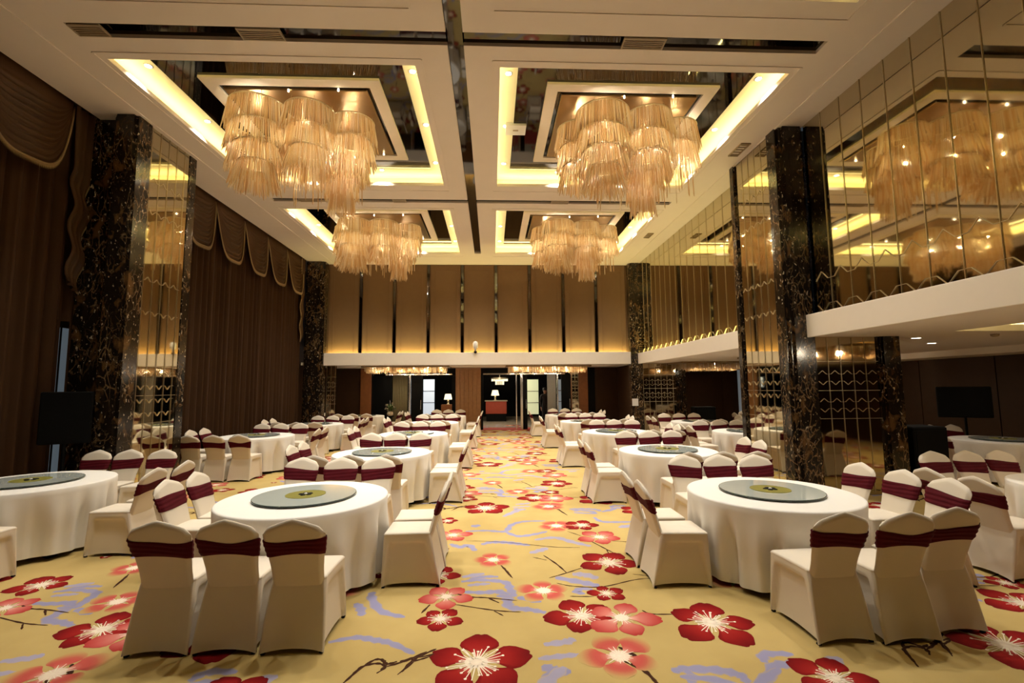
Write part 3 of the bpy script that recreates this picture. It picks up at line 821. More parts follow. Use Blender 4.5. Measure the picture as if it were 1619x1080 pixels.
for i, (cx, cy, r, nt) in enumerate(LOBES):
    for k in range(6):
        a = k * pi / 3; mb.tube([(cx + r * .9 * cos(a), cy + r * .9 * sin(a), -.05), (cx + r * .97 * cos(a), cy + r * .97 * sin(a), ZT - ZBK)], .003, 4)
wire_me = mb.mesh('hanging_wires', 'gold_line')
plate_me = MB().bbox(-1.14, 1.14, -1.06, 1.06, -.055, 0, .01).mesh('ceiling_plate', 'plate_mirror')
BULBS = [(-.10, -.90), (.70, -.94), (-.9, .85), (.95, .85)]
bulb_me = MB().lathe([(.003, -.05), (.013, -.042), (.016, -.028), (.011, -.01), (.010, 0)], 10).mesh('bulb', 'bulb_glow', True)
slot_me = MB().box(-.045, .045, -.012, .012, -.06, -.05).mesh('clip', 'black')
def child(name, me, parent, loc=(0, 0, 0)):
    o = bpy.data.objects.new(name, me); COL.objects.link(o); o.parent = parent; o.location = loc; return o
CH = {'front-left': 'large amber chandelier of hanging glass rods in the front-left coffer', 'front-right': 'large amber chandelier of hanging glass rods in the front-right coffer',
      'rear-left': 'amber chandelier of hanging glass rods in the rear-left coffer', 'rear-right': 'amber chandelier of hanging glass rods in the rear-right coffer',
      'overhead-left': 'amber chandelier in the left coffer above the camera', 'overhead-right': 'amber chandelier in the right coffer above the camera'}
for n_, x0, x1, y0, y1 in COF[2:]:
    sx_ = -.20 if n_.endswith('left') else .16
    c = thing('chandelier', CH[n_], 'chandelier', (X((x0 + x1) / 2 + .04) + sx_, X(y0 + 1.84) - .30, ZBK), 0, 'amber glass rod chandeliers')
    child('ceiling_plate', plate_me, c, (-sx_, .30, 0)); [child('rim_band', m_, c) for m_ in rim_me]; child('hanging_wires', wire_me, c)
    o = child('glass_rods', rest_me, c); o['kind'] = 'stuff'
    for b in BULBS: child('bulb', bulb_me, c, (b[0] - sx_, b[1] + .30 * (b[1] > 0) + .12, -.055))
    for r in front:
        o = child('glass_rod', rod_me, c, (r[0], r[1], r[2] - ZBK))
        o.scale = (1, 1, r[3] / .5); o.rotation_euler = (sin(r[4]) * r[5] * 1.0, -cos(r[4]) * r[5] * 1.0, 0)
    for cx, cy, r, nt in LOBES:
        for dz, pw in ((.27, 8), (.60, 12)):
            light('POINT', 'chandelier_lamp', (c.location.x + cx, c.location.y + cy, ZT - dz), pw, WARM, shadow_soft_size=.012)

# flush crystal lights under the balconies
def flush(label, x0, x1, y0, y1, nb, pw, zc=None):
    zc = zc or ZB0 + .02
    t = thing('flush_chandelier', label, 'ceiling light', ((x0 + x1) / 2, (y0 + y1) / 2, zc), 0, 'flush crystal lights under the balconies')
    a, b = (x1 - x0) / 2, (y1 - y0) / 2
    MB().bbox(-a - .12, a + .12, -b - .12, b + .12, -.05, 0, .008).build('base_plate', 'plate_mirror', t)
    mb = MB(); r = random.Random(len(label))
    nx = int(2 * a / .045)
    for i in range(nx):
        for j in range(int(2 * b / .12) + 1):
            if r.random() < .35 and 0 < j < int(2 * b / .12): continue
            rod_into(mb, -a + 2 * a * i / nx, -b + min(2 * b, j * .12), -.05, .17 + .06 * sin(i * .35 + j) + r.uniform(-.02, .02), 0, 0, .014)
    o = mb.build('glass_rods', 'amber_glass', t, True); o['kind'] = 'stuff'
    for k in range(nb):
        xx = -a + 2 * a * (k + .5) / nb
        child('bulb', bulb_me, t, (xx, -b * .5, -.05))
        light('POINT', 'crystal_lamp', ((x0 + x1) / 2 + xx, (y0 + y1) / 2, zc - .14), pw, WARM, shadow_soft_size=.05)
flush('long flush crystal light under the rear balcony, left of the entrance', -4.85, -1.75, 18.3, 19.2, 6, 20)
flush('long flush crystal light under the rear balcony, over the right doorway', .66, 3.75, 18.3, 19.2, 6, 20)
flush('flush crystal light under the far right balcony', 6.6, 9.4, 16.0, 18.8, 4, 24)
flush('flush crystal light under the right balcony near the camera', 7.5, 9.9, 2.0, 5.6, 4, 42, ZB0 + .14)
flush('flush crystal light under the right balcony behind the short column', 7.4, 9.6, 11.6, 13.6, 3, 22)
for q, (x, y) in enumerate(((7.55, 8.05), (8.85, 9.1))):
    o = copy_tree(dl); o.location = (x, y, ZB0 + .016); o.scale = (1.5, 1.5, 1)
    tag(o, 'recessed downlight in the balcony soffit, %s one' % ('nearer', 'farther')[q], 'ceiling light', 'recessed downlights in the coffers')
    light('SPOT', 'soffit_beam', (x, y, ZB0 - .01), 16, DOWN, None, spot_size=radians(120), spot_blend=.8, shadow_soft_size=.04)
sd = thing('smoke_detector', 'small dark smoke detector on the right balcony soffit', 'smoke detector', (8.35, 7.45, ZB0 + .02))
MB().lathe([(.03, -.045), (.05, -.035), (.06, 0)], 14).build('body', 'vent_tan', sd, True)

# security camera on the rear balcony
t = thing('security_camera', 'white dome security camera on the rear balcony edge', 'camera', (X(-.54), YB - .05, Zr(3.0)))
MB().lathe([(.03, 0), (.035, .10), (.085, .14), (.095, .30), (.07, .36), (.02, .38)], 16).build('housing', 'white_plastic', t, True)
MB().lathe([(.005, -.06), (.045, -.045), (.062, -.005), (.062, .01)], 16).build('dome', 'black', t, True)
MB().box(-.02, .02, .0, .06, .0, .05).build('bracket', 'white_plastic', t)

# ================================================================== CHAIR
ZS = .462
def chair_meshes():
    # seat, skirt, backrest
    FC0, FC1, RC0, RC1 = (.205, .228), (.226, .246), (.194, -.205), (.230, -.312)
    S_ = [-1, -.965, -.92, -.87, -.81, -.75, -.68, -.6, -.3, 0, .3, .6, .68, .75, .81, .87, .92, .965]
    def ring(t, z, hem=False):
        fx, fy = FC0[0] + (FC1[0] - FC0[0]) * t, FC0[1] + (FC1[1] - FC0[1]) * t
        rx, ry = RC0[0] + (RC1[0] - RC0[0]) * t ** .85, RC0[1] + (RC1[1] - RC0[1]) * t ** .85
        C = [(-rx, ry), (rx, ry), (fx, fy), (-fx, fy)]; out = []
        for k in range(4):
            a, b = Vector(C[k]), Vector(C[(k + 1) % 4]); nrm = Vector((b - a).yx); nrm = Vector((-(b - a).y, (b - a).x)).normalized()
            for s in S_:
                p = a + (b - a) * (s + 1) / 2
                ins = .034 * (1 - ss(.60 + .30 * t, .72 + .26 * t, abs(s))) * ss(.11, .19, t) + .006 * (1 - s * s)
                if k == 0: ins = .026 * (1 - s * s) * ss(0, .4, t)
                rnd_ = .012 * ss(.94, 1, abs(s))
                p = p + nrm * ins + (Vector((0, 0)) - p).normalized() * rnd_
                zz = z
                if hem: zz = .004 + .026 * (1 - s * s) ** .7
                out.append((p.x, p.y, zz))
        return out
    sk = MB(); ts = [0, .05, .11, .135, .16, .19, .25, .34, .45, .6, .75, .88, 1]
    sk.rings([ring(t, ZS * (1 - t) + .004 * t, t == 1) for t in ts])
    skirt = sk.mesh('skirt', 'chair_cloth', True)
    base = ring(0, ZS); n = len(base)
    def inset(f, z): return [(x * f, .012 + (y - .012) * f, z + .004 * (1 - (x / .2) ** 2)) for x, y, _ in base]
    st = MB(); st.rings([[(x, y, ZS - .004) for x, y, _ in base], [(x * 1.012, y * 1.012, ZS + .006) for x, y, _ in base], inset(.975, ZS + .016), inset(.93, ZS + .021), inset(.6, ZS + .026), inset(.05, ZS + .028)], True, False, True)
    seat = st.mesh('seat', 'chair_cloth', True)
    HW = [(.40, .186), (.46, .182), (.55, .184), (.66, .197), (.76, .214), (.83, .224), (.88, .222), (.95, .2)]
    yc = lambda z: -.200 - .158 * max(0, (z - .44) / .48) ** 1.1 + .012 * max(0, (.46 - z)) / .05
    NU, NV = 20, 18
    def P(u, v, side, off=0):
        au = abs(u)
        zt = .930 - .078 * au ** 1.25 - .034 * ss(.78, 1, au)
        z = .42 + (zt - .42) * v
        hw = lerp_tab(HW, z)
        x = u * hw * (1 - .015 * v ** 10)
        th = (.025 - .0215 * ss(.86, 1, au)) * (1 - .86 * ss(.94, 1, v))
        return (x, yc(z) + side * (th + off), z)
    bk = MB()
    rows = []
    for j in range(NV + 1):
        v = j / NV
        v = 1 - (1 - v) ** 1.35
        us = [sin(pi / 2 * (-1 + 2 * i / NU)) for i in range(NU + 1)]
        rows.append([P(u, v, 1) for u in us] + [P(u, v, -1) for u in reversed(us)])
    bk.rings(rows, True, False, False)
    m = len(rows[0]); o = NV * m
    for i in range(NU): bk.f.append((o + i, o + i + 1, o + m - 2 - i, o + m - 1 - i))
    back = bk.mesh('backrest', 'chair_cloth', True)
    sashes = []
    for var in range(5):
        r = random.Random(40 + var); tl = (0, .012, -.014, .022, -.006)[var]; pinch = (.014, .022, .018, .010, .026)[var]
        ks = MB(); rows = []
        NW = 12
        us = [sin(pi / 2 * (-1 + 2 * i / NU)) for i in range(NU + 1)]
        for j in range(NW + 1):
            q = j / NW; row = []
            for side, ul in ((1, us), (-1, list(reversed(us)))):
                for u in ul:
                    pz = pinch * (1 - abs(u) ** 2) if side < 0 else .003 * sin(3 * u + var)
                    z1 = .788 + tl * u - pz * 1.1 + (.006 * sin(4 * u + var) if side < 0 else 0)
                    z0 = .652 + tl * u * .8 + pz * .8
                    z = z0 + (z1 - z0) * q
                    v = (z - .42) / ((.930 - .078 * abs(u) ** 1.25 - .034 * ss(.78, 1, abs(u))) - .42)
                    rip = .0045 * sin(q * 2 * pi * 3.4 + 2.2 * u + var * 1.3) * (1 if 0 < j < NW else 0)
                    e = .0085 if 0 < j < NW else .002
                    p = P(u, v, side, e + rip)
                    row.append((p[0] * (1.028 if abs(u) > .9 else 1.0), p[1], p[2]))
            rows.append(row)
        ks.rings(rows, True)
        sashes.append(ks.mesh('sash', 'sash_cloth', True))
    ft = MB().bbox(-.014, .014, -.014, .014, 0, .014, .003).mesh('foot', 'black')
    return seat, skirt, back, sashes, ft
SEAT, SKIRT, BACK, SASH, FOOT = chair_meshes()
def make_chair(x, y, rz, label, var=0):
    t = thing('banquet_chair', label, 'chair', (x, y, .006), rz, 'banquet chairs around the tables')
    child('seat', SEAT, t); child('skirt', SKIRT, t); child('backrest', BACK, t); child('sash', SASH[var % 5], t)
    for px, py in ((.2, .225), (-.2, .225), (.2, -.28), (-.2, -.28)): child('foot', FOOT, t, (px, py, -.006))
    return t

# ================================================================== TABLES
R_T = .79
def cloth_mesh(seed):
    r = random.Random(seed); n = 176; rr = []
    f1, f2, p1, p2, p3 = r.choice((13, 15, 16)), r.choice((22, 25, 27)), r.uniform(0, 6), r.uniform(0, 6), r.uniform(0, 6)
    def fold(a, t):
        q = .5 * (f1 * a + p1 + .9 * sin(3 * a + p3)); w_ = abs(sin(q)) ** .75 * 2 - 1.05
        return .80 * w_ * (.8 + .2 * sin(2 * a + p2)) + .20 * sin(f2 * a + p2)
    for rad in (.02, .3, .6, .76):
        rr.append([(rad * cos(2 * pi * k / n), rad * sin(2 * pi * k / n), .768) for k in range(n)])
    for rad, z in ((R_T - .012, .768), (R_T, .764), (R_T + .006, .754)):
        rr.append([(rad * cos(2 * pi * k / n), rad * sin(2 * pi * k / n), z) for k in range(n)])
    for j in range(1, 14):
        t = j / 13; ring = []
        for k in range(n):
            a = 2 * pi * k / n
            am = .085 * ss(0, .55, t)
            rad = R_T + .006 - .060 * ss(0, .8, t) + am * fold(a, t) + .006 * sin(5 * a + p3) * t
            z = .754 - (.754 - .055) * t + (.012 * sin(4 * a + p2) + .012 * fold(a, 1)) * (t ** 3)
            ring.append((rad * cos(a), rad * sin(a), z))
        rr.append(ring)
    return MB().rings(rr, True, True).mesh('tablecloth', 'table_cloth', True)
CLOTH = [cloth_mesh(s) for s in (1, 2, 3, 4)]
def disc_mesh(r, z0, z1, n=64): return MB().lathe([(r - .003, z0), (r, z0 + .003), (r, z1 - .003), (r - .003, z1)], n)
TOPM = disc_mesh(R_T - .012, .725, .762).mesh('tabletop', 'wood')
GLS = disc_mesh(.478, .012, .024).mesh('glass_disc', 'glass_disc')
RIM = MB().rings([[((.480 + a) * cos(2 * pi * k / 64), (.480 + a) * sin(2 * pi * k / 64), z) for k in range(64)] for a, z in ((-.004, .0125), (.002, .0135), (.002, .0215), (-.003, .0240))]).mesh('edge_ring', 'disc_edge', True)
MED = disc_mesh(.188, .0245, .0262, 48).mesh('medallion', 'olive_medallion')
BSE = MB().lathe([(.16, 0), (.16, .006), (.12, .012)], 32).mesh('turntable_base', 'black')
mb = MB()
for q in range(5):
    a = 2 * pi * q / 5; cx, cy = .045 * cos(a), .045 * sin(a)
    mb.lathe([(.026, .0262), (.024, .031), (.012, .035)], 10, cx, cy)
MOT = mb.mesh('centre_motif', 'black', True)
HUB = MB().lathe([(.016, .0262), (.016, .036), (.008, .040)], 12).mesh('hub', 'white_plastic', True)
LEG = MB().tube([(.36, 0, .72), (.52, 0, .36), (.60, 0, .02)], .02, 8).bbox(.53, .655, -.05, .05, 0, .035, .006).mesh('leg', 'black', False)
def make_table(x, y, ref, seed, susan=True):
    t = thing('round_table', 'round banquet table hidden under white cloth, the %s' % ref, 'table', (x, y, 0), 0, 'round banquet tables')
    child('tabletop', TOPM, t)
    for k in range(4):
        o = child('leg', LEG, t); o.rotation_euler = (0, 0, pi / 4 + k * pi / 2 + .3)
    c = bpy.data.objects.new('tablecloth', CLOTH[seed % 4]); COL.objects.link(c); c.location = (x, y, 0); c.rotation_euler = (0, 0, seed * 1.3)
    tag(c, 'white pleated floor-length cloth draped over the %s' % ref, 'tablecloth', 'white tablecloths')
    if susan:
        l = thing('lazy_susan', 'round glass turntable with olive centre on the %s' % ref, 'lazy susan', (x, y, .769), seed * .7, 'glass turntables on the tables')
        child('turntable_base', BSE, l); child('glass_disc', GLS, l); child('edge_ring', RIM, l); child('medallion', MED, l); child('centre_motif', MOT, l); child('hub', HUB, l)

cvar = [0]
ROWN = {'F': 'near row', 'B': 'far row', 'L': 'left side', 'R': 'right side'}
def chairs(cx, cy, ref, rows):
    for side, lst in rows.items():
        n = len(lst)
        for i, (dx, dy, dr) in enumerate(lst):
            rz = {'F': 0, 'B': pi, 'L': -pi / 2, 'R': pi / 2}[side] + dr
            if n == 1: pos = 'lone chair'
            elif side in 'FB': pos = (('left', 'middle', 'right') if n == 3 else ('left', 'right'))[i]
            else: pos = (('nearer', 'middle', 'farther') if n == 3 else ('nearer', 'farther'))[i]
            cvar[0] += 1
            make_chair(cx + dx, cy + dy, rz, 'ivory chair with burgundy sash, %s of %s, %s' % (pos, ROWN[side], ref.replace(' the ', ' ')), cvar[0] * 7 % 5)
def std(sx=0., f=1.07, b=1.16, l=1.09, r=1.09, skip='', jit=.012, seed=0):
    q = random.Random(seed); J = lambda: q.uniform(-jit, jit)
    d = {'F': [(-.50 + sx + J(), -f + J(), J()), (sx + J(), -f + J(), J()), (.49 + sx + J(), -f + J(), J())],
         'B': [(-.49 + sx + J(), b + J(), J()), (sx + J(), b + J(), J()), (.49 + sx + J(), b + J(), J())],
         'L': [(-l + J(), -.16 + J(), J()), (-l + J(), .34 + J(), J())], 'R': [(r + J(), -.12 + J(), J()), (r + J(), .38 + J(), J())]}
    for s_ in skip: d.pop(s_)
    return d
ORDN = ('first', 'second', 'third', 'fourth', 'fifth')
TABLES = []
def put(x, y, ref, rows, seed):
    make_table(x, y, ref, seed); chairs(x, y, ref, rows)
# left of the aisle
r_ = std(seed=1); r_['F'] = [(-.48, -1.06, .0), (-.015, -1.06, 0), (.455, -1.08, .01)]; r_['B'] = [(-.64, 1.23, .02), (-.12, 1.18, 0), (.37, 1.18, .02)]
r_['R'] = [(1.07, -.10, .0), (1.07, .38, .03)]; r_['L'] = [(-1.10, .14, 0), (-1.08, .60, .05)]
put(-1.86, 4.92, 'first table left of the aisle', r_, 1)
put(-1.83, 8.10, 'second table left of the aisle', std(-.12, b=1.35, r=1.06, seed=2), 2)
put(-1.84, 11.3, 'third table left of the aisle', std(-.1, b=1.38, r=1.09, seed=3), 3)
put(-1.82, 14.75, 'fourth table left of the aisle', std(-.05, b=1.28, r=1.06, seed=4), 4)
put(-1.78, 18.05, 'fifth table left of the aisle', std(0, b=1.25, r=1.06, seed=5), 5)
# right of the aisle
r_ = std(seed=6); r_['F'] = [(-.31, -1.05, .05), (.165, -1.075, .04), (.62, -.97, .03)]; r_['B'] = [(-.29, 1.10, .02), (.165, 1.09, 0), (.62, 1.05, -.02)]
r_['L'] = [(-1.04, -.14, -.03), (-1.05, .36, .0)]; r_['R'] = [(1.28, -.30, .03), (1.24, .17, .05), (1.15, .64, .08)]
put(2.82, 4.80, 'first table right of the aisle', r_, 6)
put(2.94, 7.95, 'second table right of the aisle', std(.27, b=1.42, l=1.06, r=1.2, seed=7), 7)
put(2.95, 11.28, 'third table right of the aisle', std(.4, b=1.36, l=1.06, r=1.12, seed=8), 8)
put(2.90, 14.65, 'fourth table right of the aisle', std(.3, b=1.28, l=1.06, seed=9), 9)
put(2.82, 18.05, 'fifth table right of the aisle', std(.2, b=1.3, l=1.06, seed=10), 10)
# along the curtains
r_ = std(seed=11, skip='L'); r_['B'] = [(-.53, 1.28, 0), (-.08, 1.30, 0), (.42, 1.30, 0)]; r_['R'] = [(1.17, -.12, 0), (1.17, .42, .03)]
put(-5.45, 5.95, 'first table beside the curtains', r_, 12)
put(-5.38, 11.2, 'second table beside the curtains', std(-.16, b=1.3, l=1.04, jit=.01, seed=12), 13)
put(-5.30, 14.6, 'third table beside the curtains', std(0, b=1.25, seed=13), 14)
put(-4.95, 18.55, 'fourth table beside the curtains', std(0, seed=14, skip='B'), 15)
# under the right balcony
put(6.45, 4.75, 'first table under the right balcony', std(0, b=1.2, l=1.34, seed=15, skip='FR'), 16)
put(9.75, 8.75, 'table beside the right-hand screen', std(0, seed=16, skip='FR'), 17)
put(6.0, 10.95, 'table just behind the right pier', std(0, l=1.12, seed=17, skip=''), 18)
put(6.2, 14.1, 'table before the far low mirror', std(0, seed=18), 19)
put(9.5, 15.2, 'far table beside the right wall', std(0, seed=19), 20)

# ================================================================== LOOSE EQUIPMENT
def screen(x, y, rz, w_, hgt, zc, label):
    t = thing('display_screen', label, 'screen', (x, y, 0), rz, 'black screens on stands')
    b = MB().bbox(-w_ / 2, w_ / 2, -.03, .03, zc - hgt / 2, zc + hgt / 2, .012).build('cabinet', 'black', t)
    MB().box(-w_ / 2 + .02, w_ / 2 - .02, -.034, -.029, zc - hgt / 2 + .03, zc + hgt / 2 - .02).build('panel', 'black', t)
    MB().tube([(0, 0, .03), (0, 0, zc)], .025, 10).build('pole', 'black', t)
    MB().bbox(-.2, .2, -.12, .08, 0, .03, .01).build('base', 'black', t)
screen(-6.42, 7.48, .5, .60, .78, 1.43, 'black flat screen on a stand before the left curtain and column')
screen(10.75, 10.4, -.55, .95, .70, 1.42, 'black flat screen on a pole stand by the right brown wall')
t = thing('loudspeaker', 'black loudspeaker cabinet standing beside the short balcony column', 'speaker', (7.38, 8.0, 0))
MB().bbox(-.30, .30, -.25, .25, 0, 1.12, .02).build('cabinet', 'black_matt', t)
MB().box(-.26, .26, -.258, -.25, .06, 1.06).build('grille', 'black', t)
t = thing('loudspeaker', 'black loudspeaker standing at the far low mirror under the balcony', 'speaker', (7.35, 16.3, 0))
MB().bbox(-.35, .35, -.22, .22, 0, 1.1, .02).build('cabinet', 'black_matt', t)
MB().box(-.3, .3, -.228, -.22, .06, 1.04).build('grille', 'black', t)
t = thing('notice_sign', 'small white notice on the far right corner column', 'notice', (X(4.72), X(15.5), 1.25))
MB().box(-.11, .11, -.012, .0, -.13, .13).build('board', 'white_plastic', t)

# ================================================================== ENTRANCE WALL AND LOBBY
KD = YD / 19.4
def XD(x): return x * KD
def wallbox(name, x0, x1, m, z0=0, z1=None, y0=YD, y1=YD + .15):
    return struct(name, MB().box(XD(x0), XD(x1), y0, y1, z0, z1 if z1 else ZB0 + .02), m)
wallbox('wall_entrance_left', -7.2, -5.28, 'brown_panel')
t = thing('wood_pillar', 'reddish wood pillar left of the entrance doors', 'pillar')
MB().bbox(XD(-5.28), XD(-4.85), YD - .1, YD + .15, .15, ZB0 + .02, .01).build('shaft', 'orange_wood', t)
MB().bbox(XD(-5.33), XD(-4.80), YD - .15, YD + .15, 0, .15, .01).build('plinth', 'brown_panel', t)
wallbox('wall_entrance_middle', -1.48, -.46, 'wood')
mb = MB()
for k in range(6): mb.box(XD(-1.48) + .03 + k * .178, XD(-1.48) + .195 + k * .178, YD - .025, YD, .1, ZB0)
struct('trim_40', mb, 'wood')
zl = 2.42
mb = MB().box(XD(-4.85), XD(-1.48), YD, YD + .15, zl, ZB0 + .02).box(XD(-.46), XD(3.25), YD, YD + .15, zl, ZB0 + .02); struct('wall_entrance_lintel', mb, 'black')
mb = MB().box(XD(-4.3), XD(-1.52), YD - .02, YD, zl - .06, zl).box(XD(-.42), XD(3.0), YD - .02, YD, zl - .06, zl); struct('trim_41', mb, 'chrome')
# left doorway, from its left: black leaf, olive drape, chrome jamb, black leaf, bright window beyond
def leaf(n, x0, x1, label_m='black', jamb=None):
    o = struct('door_%d' % n, MB().bbox(XD(x0), XD(x1), YD + .02, YD + .07, .01, zl - .06, .006), label_m)
    MB().tube([(XD(x1) - .06, YD - .03, .9), (XD(x1) - .06, YD - .03, 1.3)], .015, 8).build('door_handle', 'chrome', o)
    return o
leaf(1, -4.83, -4.05); leaf(2, -3.28, -2.82); leaf(3, 1.27, 1.45); leaf(4, 2.85, 3.25)
mb = MB(); 
for k in range(9): mb.lathe([(.045, .05), (.045, zl - .06)], 8, XD(-4.0) + .07 * k, YD + .12)
struct('trim_42', mb, 'olive_drape', smooth=True)
mb = MB().box(XD(-3.36), XD(-3.29), YD - .03, YD + .1, 0, zl).box(XD(1.17), XD(1.26), YD - .03, YD + .1, 0, zl).box(XD(.98), XD(1.02), YD - .02, YD + .1, 0, zl).box(XD(2.66), XD(2.72), YD - .03, YD + .1, 0, zl); struct('trim_43', mb, 'chrome')
mb = MB().box(XD(2.28), XD(2.62), YD, YD + .1, 0, zl); struct('wall_entrance_grey', mb, 'grey_panel')
mb = MB().box(XD(-.46), XD(-.36), YD - .02, YD + .1, 0, zl).box(XD(-1.62), XD(-1.48), YD - .02, YD + .1, 0, zl).box(XD(-4.87), XD(-4.80), YD - .02, YD + .1, 0, zl); struct('trim_44', mb, 'black')
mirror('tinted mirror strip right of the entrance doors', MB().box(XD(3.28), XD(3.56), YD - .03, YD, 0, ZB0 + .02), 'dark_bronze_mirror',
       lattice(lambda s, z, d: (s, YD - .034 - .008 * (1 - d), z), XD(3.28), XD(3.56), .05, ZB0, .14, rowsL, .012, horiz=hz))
wallbox('wall_entrance_red', 3.25, 3.95, 'orange_wood')
wallbox('wall_entrance_dark', 3.95, 4.25, 'black')
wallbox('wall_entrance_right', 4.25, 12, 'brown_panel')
mb = MB()
for x0 in (4.32, 7.4, 9.6): mb.bbox(XD(x0), XD(x0 + .95), YD - .03, YD, .1, 2.5, .006)
struct('trim_45', mb, 'brown_panel')
o = struct('window_2', MB().box(XD(10.25), XD(10.40), YD - .06, YD, .4, 2.5), 'daylight_slit')
MB().box(XD(10.40), XD(10.44), YD - .08, YD, .3, 2.6).build('window_frame', 'black', o)
# mats at the doors
for x0, x1, lb in ((-.42, 2.4, 'red doormat at the right-hand entrance opening'), (-3.2, -1.6, 'red doormat at the left-hand entrance opening')):
    t = MB().bbox(XD(x0), XD(x1), YD - .15, YD + .95, .004, .016, .003).build('doormat', 'red_carpet'); tag(t, lb, 'doormat')
# lobby beyond
struct('floor_lobby', MB().box(-8, 8, 21.5, 30, -.03, 0), 'lobby_stone')
struct('wall_lobby_back', MB().box(-8, 8, 29.5, 29.7, 0, 4), 'black_matt')
struct('wall_lobby_left', MB().box(-8, -7.8, YD + .15, 29.5, 0, 4), 'black_matt')
struct('wall_lobby_right', MB().box(7.8, 8, YD + .15, 29.5, 0, 4), 'black_matt')
struct('ceiling_lobby', MB().box(-8, 8, YD + .15, 29.5, 3.2, 3.3), 'grey_panel')
def at(px, py, y):
    v = (px - 809.5, py - 540, FPX); d = r2 * v[0] + d2 * v[1] + fwd * v[2]; t = y / d.y
    return (d.x * t, y, H + d.z * t)
def win(n, px0, px1, py0, py1, y, m):
    a, b = at(px0, py1, y), at(px1, py0, y)
    o = struct('window_%d' % n, MB().box(a[0], b[0], y, y + .04, max(.02, a[2]), b[2]), m)
    for k in (.33, .66): MB().box(a[0], b[0], y - .02, y, a[2] + (b[2] - a[2]) * k - .015, a[2] + (b[2] - a[2]) * k + .015).build('window_frame', 'chrome', o)
win(3, 669, 687, 600, 655, 24, 'daylight'); win(4, 834, 851, 600, 655, 24, 'daylight_green'); win(5, 663, 666, 600, 616, 23.5, 'daylight'); win(6, 883, 889, 600, 652, 24, 'daylight_slit')
light('POINT', 'lobby_lamp', (.3, 23, 2.7), 130, WARM, shadow_soft_size=.2); light('POINT', 'lobby_lamp', (-3, 22.6, 2.7), 60, WARM, shadow_soft_size=.2)
a, b = at(768, 657, 25.5), at(801, 637, 25.5)
t = thing('reception_counter', 'red reception counter in the lobby beyond the right doorway', 'counter', ((a[0] + b[0]) / 2, 25.8, 0))
w_ = b[0] - a[0]
MB().bbox(-w_ / 2, w_ / 2, -.3, .3, .40, 1.06, .01).build('body', 'red_counter', t); MB().box(-w_ / 2 + .03, w_ / 2 - .03, -.27, .27, 0, .40).build('plinth', 'black', t); MB().bbox(-w_ / 2 - .05, w_ / 2 + .05, -.36, .36, 1.06, 1.11, .01).build('worktop', 'lobby_stone', t)
def lamp(x, y, z, s, label):
    t = thing('table_lamp', label, 'lamp', (x, y, z))
    MB().lathe([(.10 * s, 0), (.10 * s, .02), (.03 * s, .05), (.06 * s, .15 * s), (.02 * s, .28 * s)], 16).build('base', 'gold_line', t, True)
    MB().lathe([(.22 * s, .26 * s), (.15 * s, .55 * s)], 20, cap0=False, cap1=False).build('lamp_shade', 'shade_glow', t, True)
lamp((a[0] + b[0]) / 2 - .05, 25.75, 1.11, 1.0, 'cream shaded table lamp on the red reception counter')
a, b = at(697, 660, 23.5), at(718, 641, 23.5); w_ = b[0] - a[0]
t = thing('side_cabinet', 'reddish side cabinet in the lobby behind the left doorway', 'cabinet', ((a[0] + b[0]) / 2, 23.8, 0))
MB().bbox(-w_ / 2, w_ / 2, -.22, .22, 0, .98, .01).build('body', 'orange_wood', t)
for s_ in (-1, 1):
    d_ = MB().box(s_ * w_ / 4 - w_ / 4 + .02, s_ * w_ / 4 + w_ / 4 - .02, -.235, -.22, .08, .92).build('door', 'orange_wood', t)
    MB().box(s_ * .04 - .008, s_ * .04 + .008, -.255, -.235, .46, .56).build('handle', 'gold_line', d_)
lamp((a[0] + b[0]) / 2, 23.8, .98, .95, 'wide cream lamp on the side cabinet in the lobby')
c_ = at(790, 601, 25)
t = thing('lobby_chandelier', 'small bright chandelier in the lobby above the reception counter', 'chandelier', (c_[0], 25, c_[2]))
MB().lathe([(.45, .06), (.45, .12), (.3, .15)], 24).build('ring', 'gold_line', t, True)
mb = MB()
for k in range(40):
    a_ = 2 * pi * k / 40; rod_into(mb, .42 * cos(a_), .42 * sin(a_), .06, .12, 0, 0, .012)
    if k % 2: rod_into(mb, .22 * cos(a_), .22 * sin(a_), .0, .25, 0, 0, .012)
o = mb.build('glass_rods', 'shade_glow', t); o['kind'] = 'stuff'
MB().tube([(0, 0, .1), (0, 0, 3.2 - c_[2])], .012, 6).build('stem', 'gold_line', t)

# flower arrangement by the left doorway
t = thing('flower_arrangement', 'cream and green flower arrangement on a stand by the left doorway', 'flowers', (XD(-3.95), 19.75, 0))
MB().lathe([(.2, 0), (.2, .03), (.05, .06), (.05, .62), (.16, .66), (.16, .68)], 20).build('stand', 'black', t, True)
MB().lathe([(.07, .68), (.13, .74), (.12, .82), (.09, .86)], 18).build('vase', 'petal_cream', t, True)
rf = random.Random(5)
lf = MB()
for k in range(60):
    a_ = rf.uniform(0, 6.28); e = rf.uniform(.2, 1.3); L = rf.uniform(.2, .42)
    d_ = Vector((cos(a_) * cos(e), sin(a_) * cos(e), sin(e))); p = Vector((0, 0, .84)); s_ = Vector((-sin(a_), cos(a_), 0)) * .03
    q = p + d_ * L
    lf.add([p + d_ * L * .3, p + d_ * L * .65 + s_, q, p + d_ * L * .65 - s_], [(0, 1, 2, 3)])
lf.build('foliage', 'leaf_green', t)
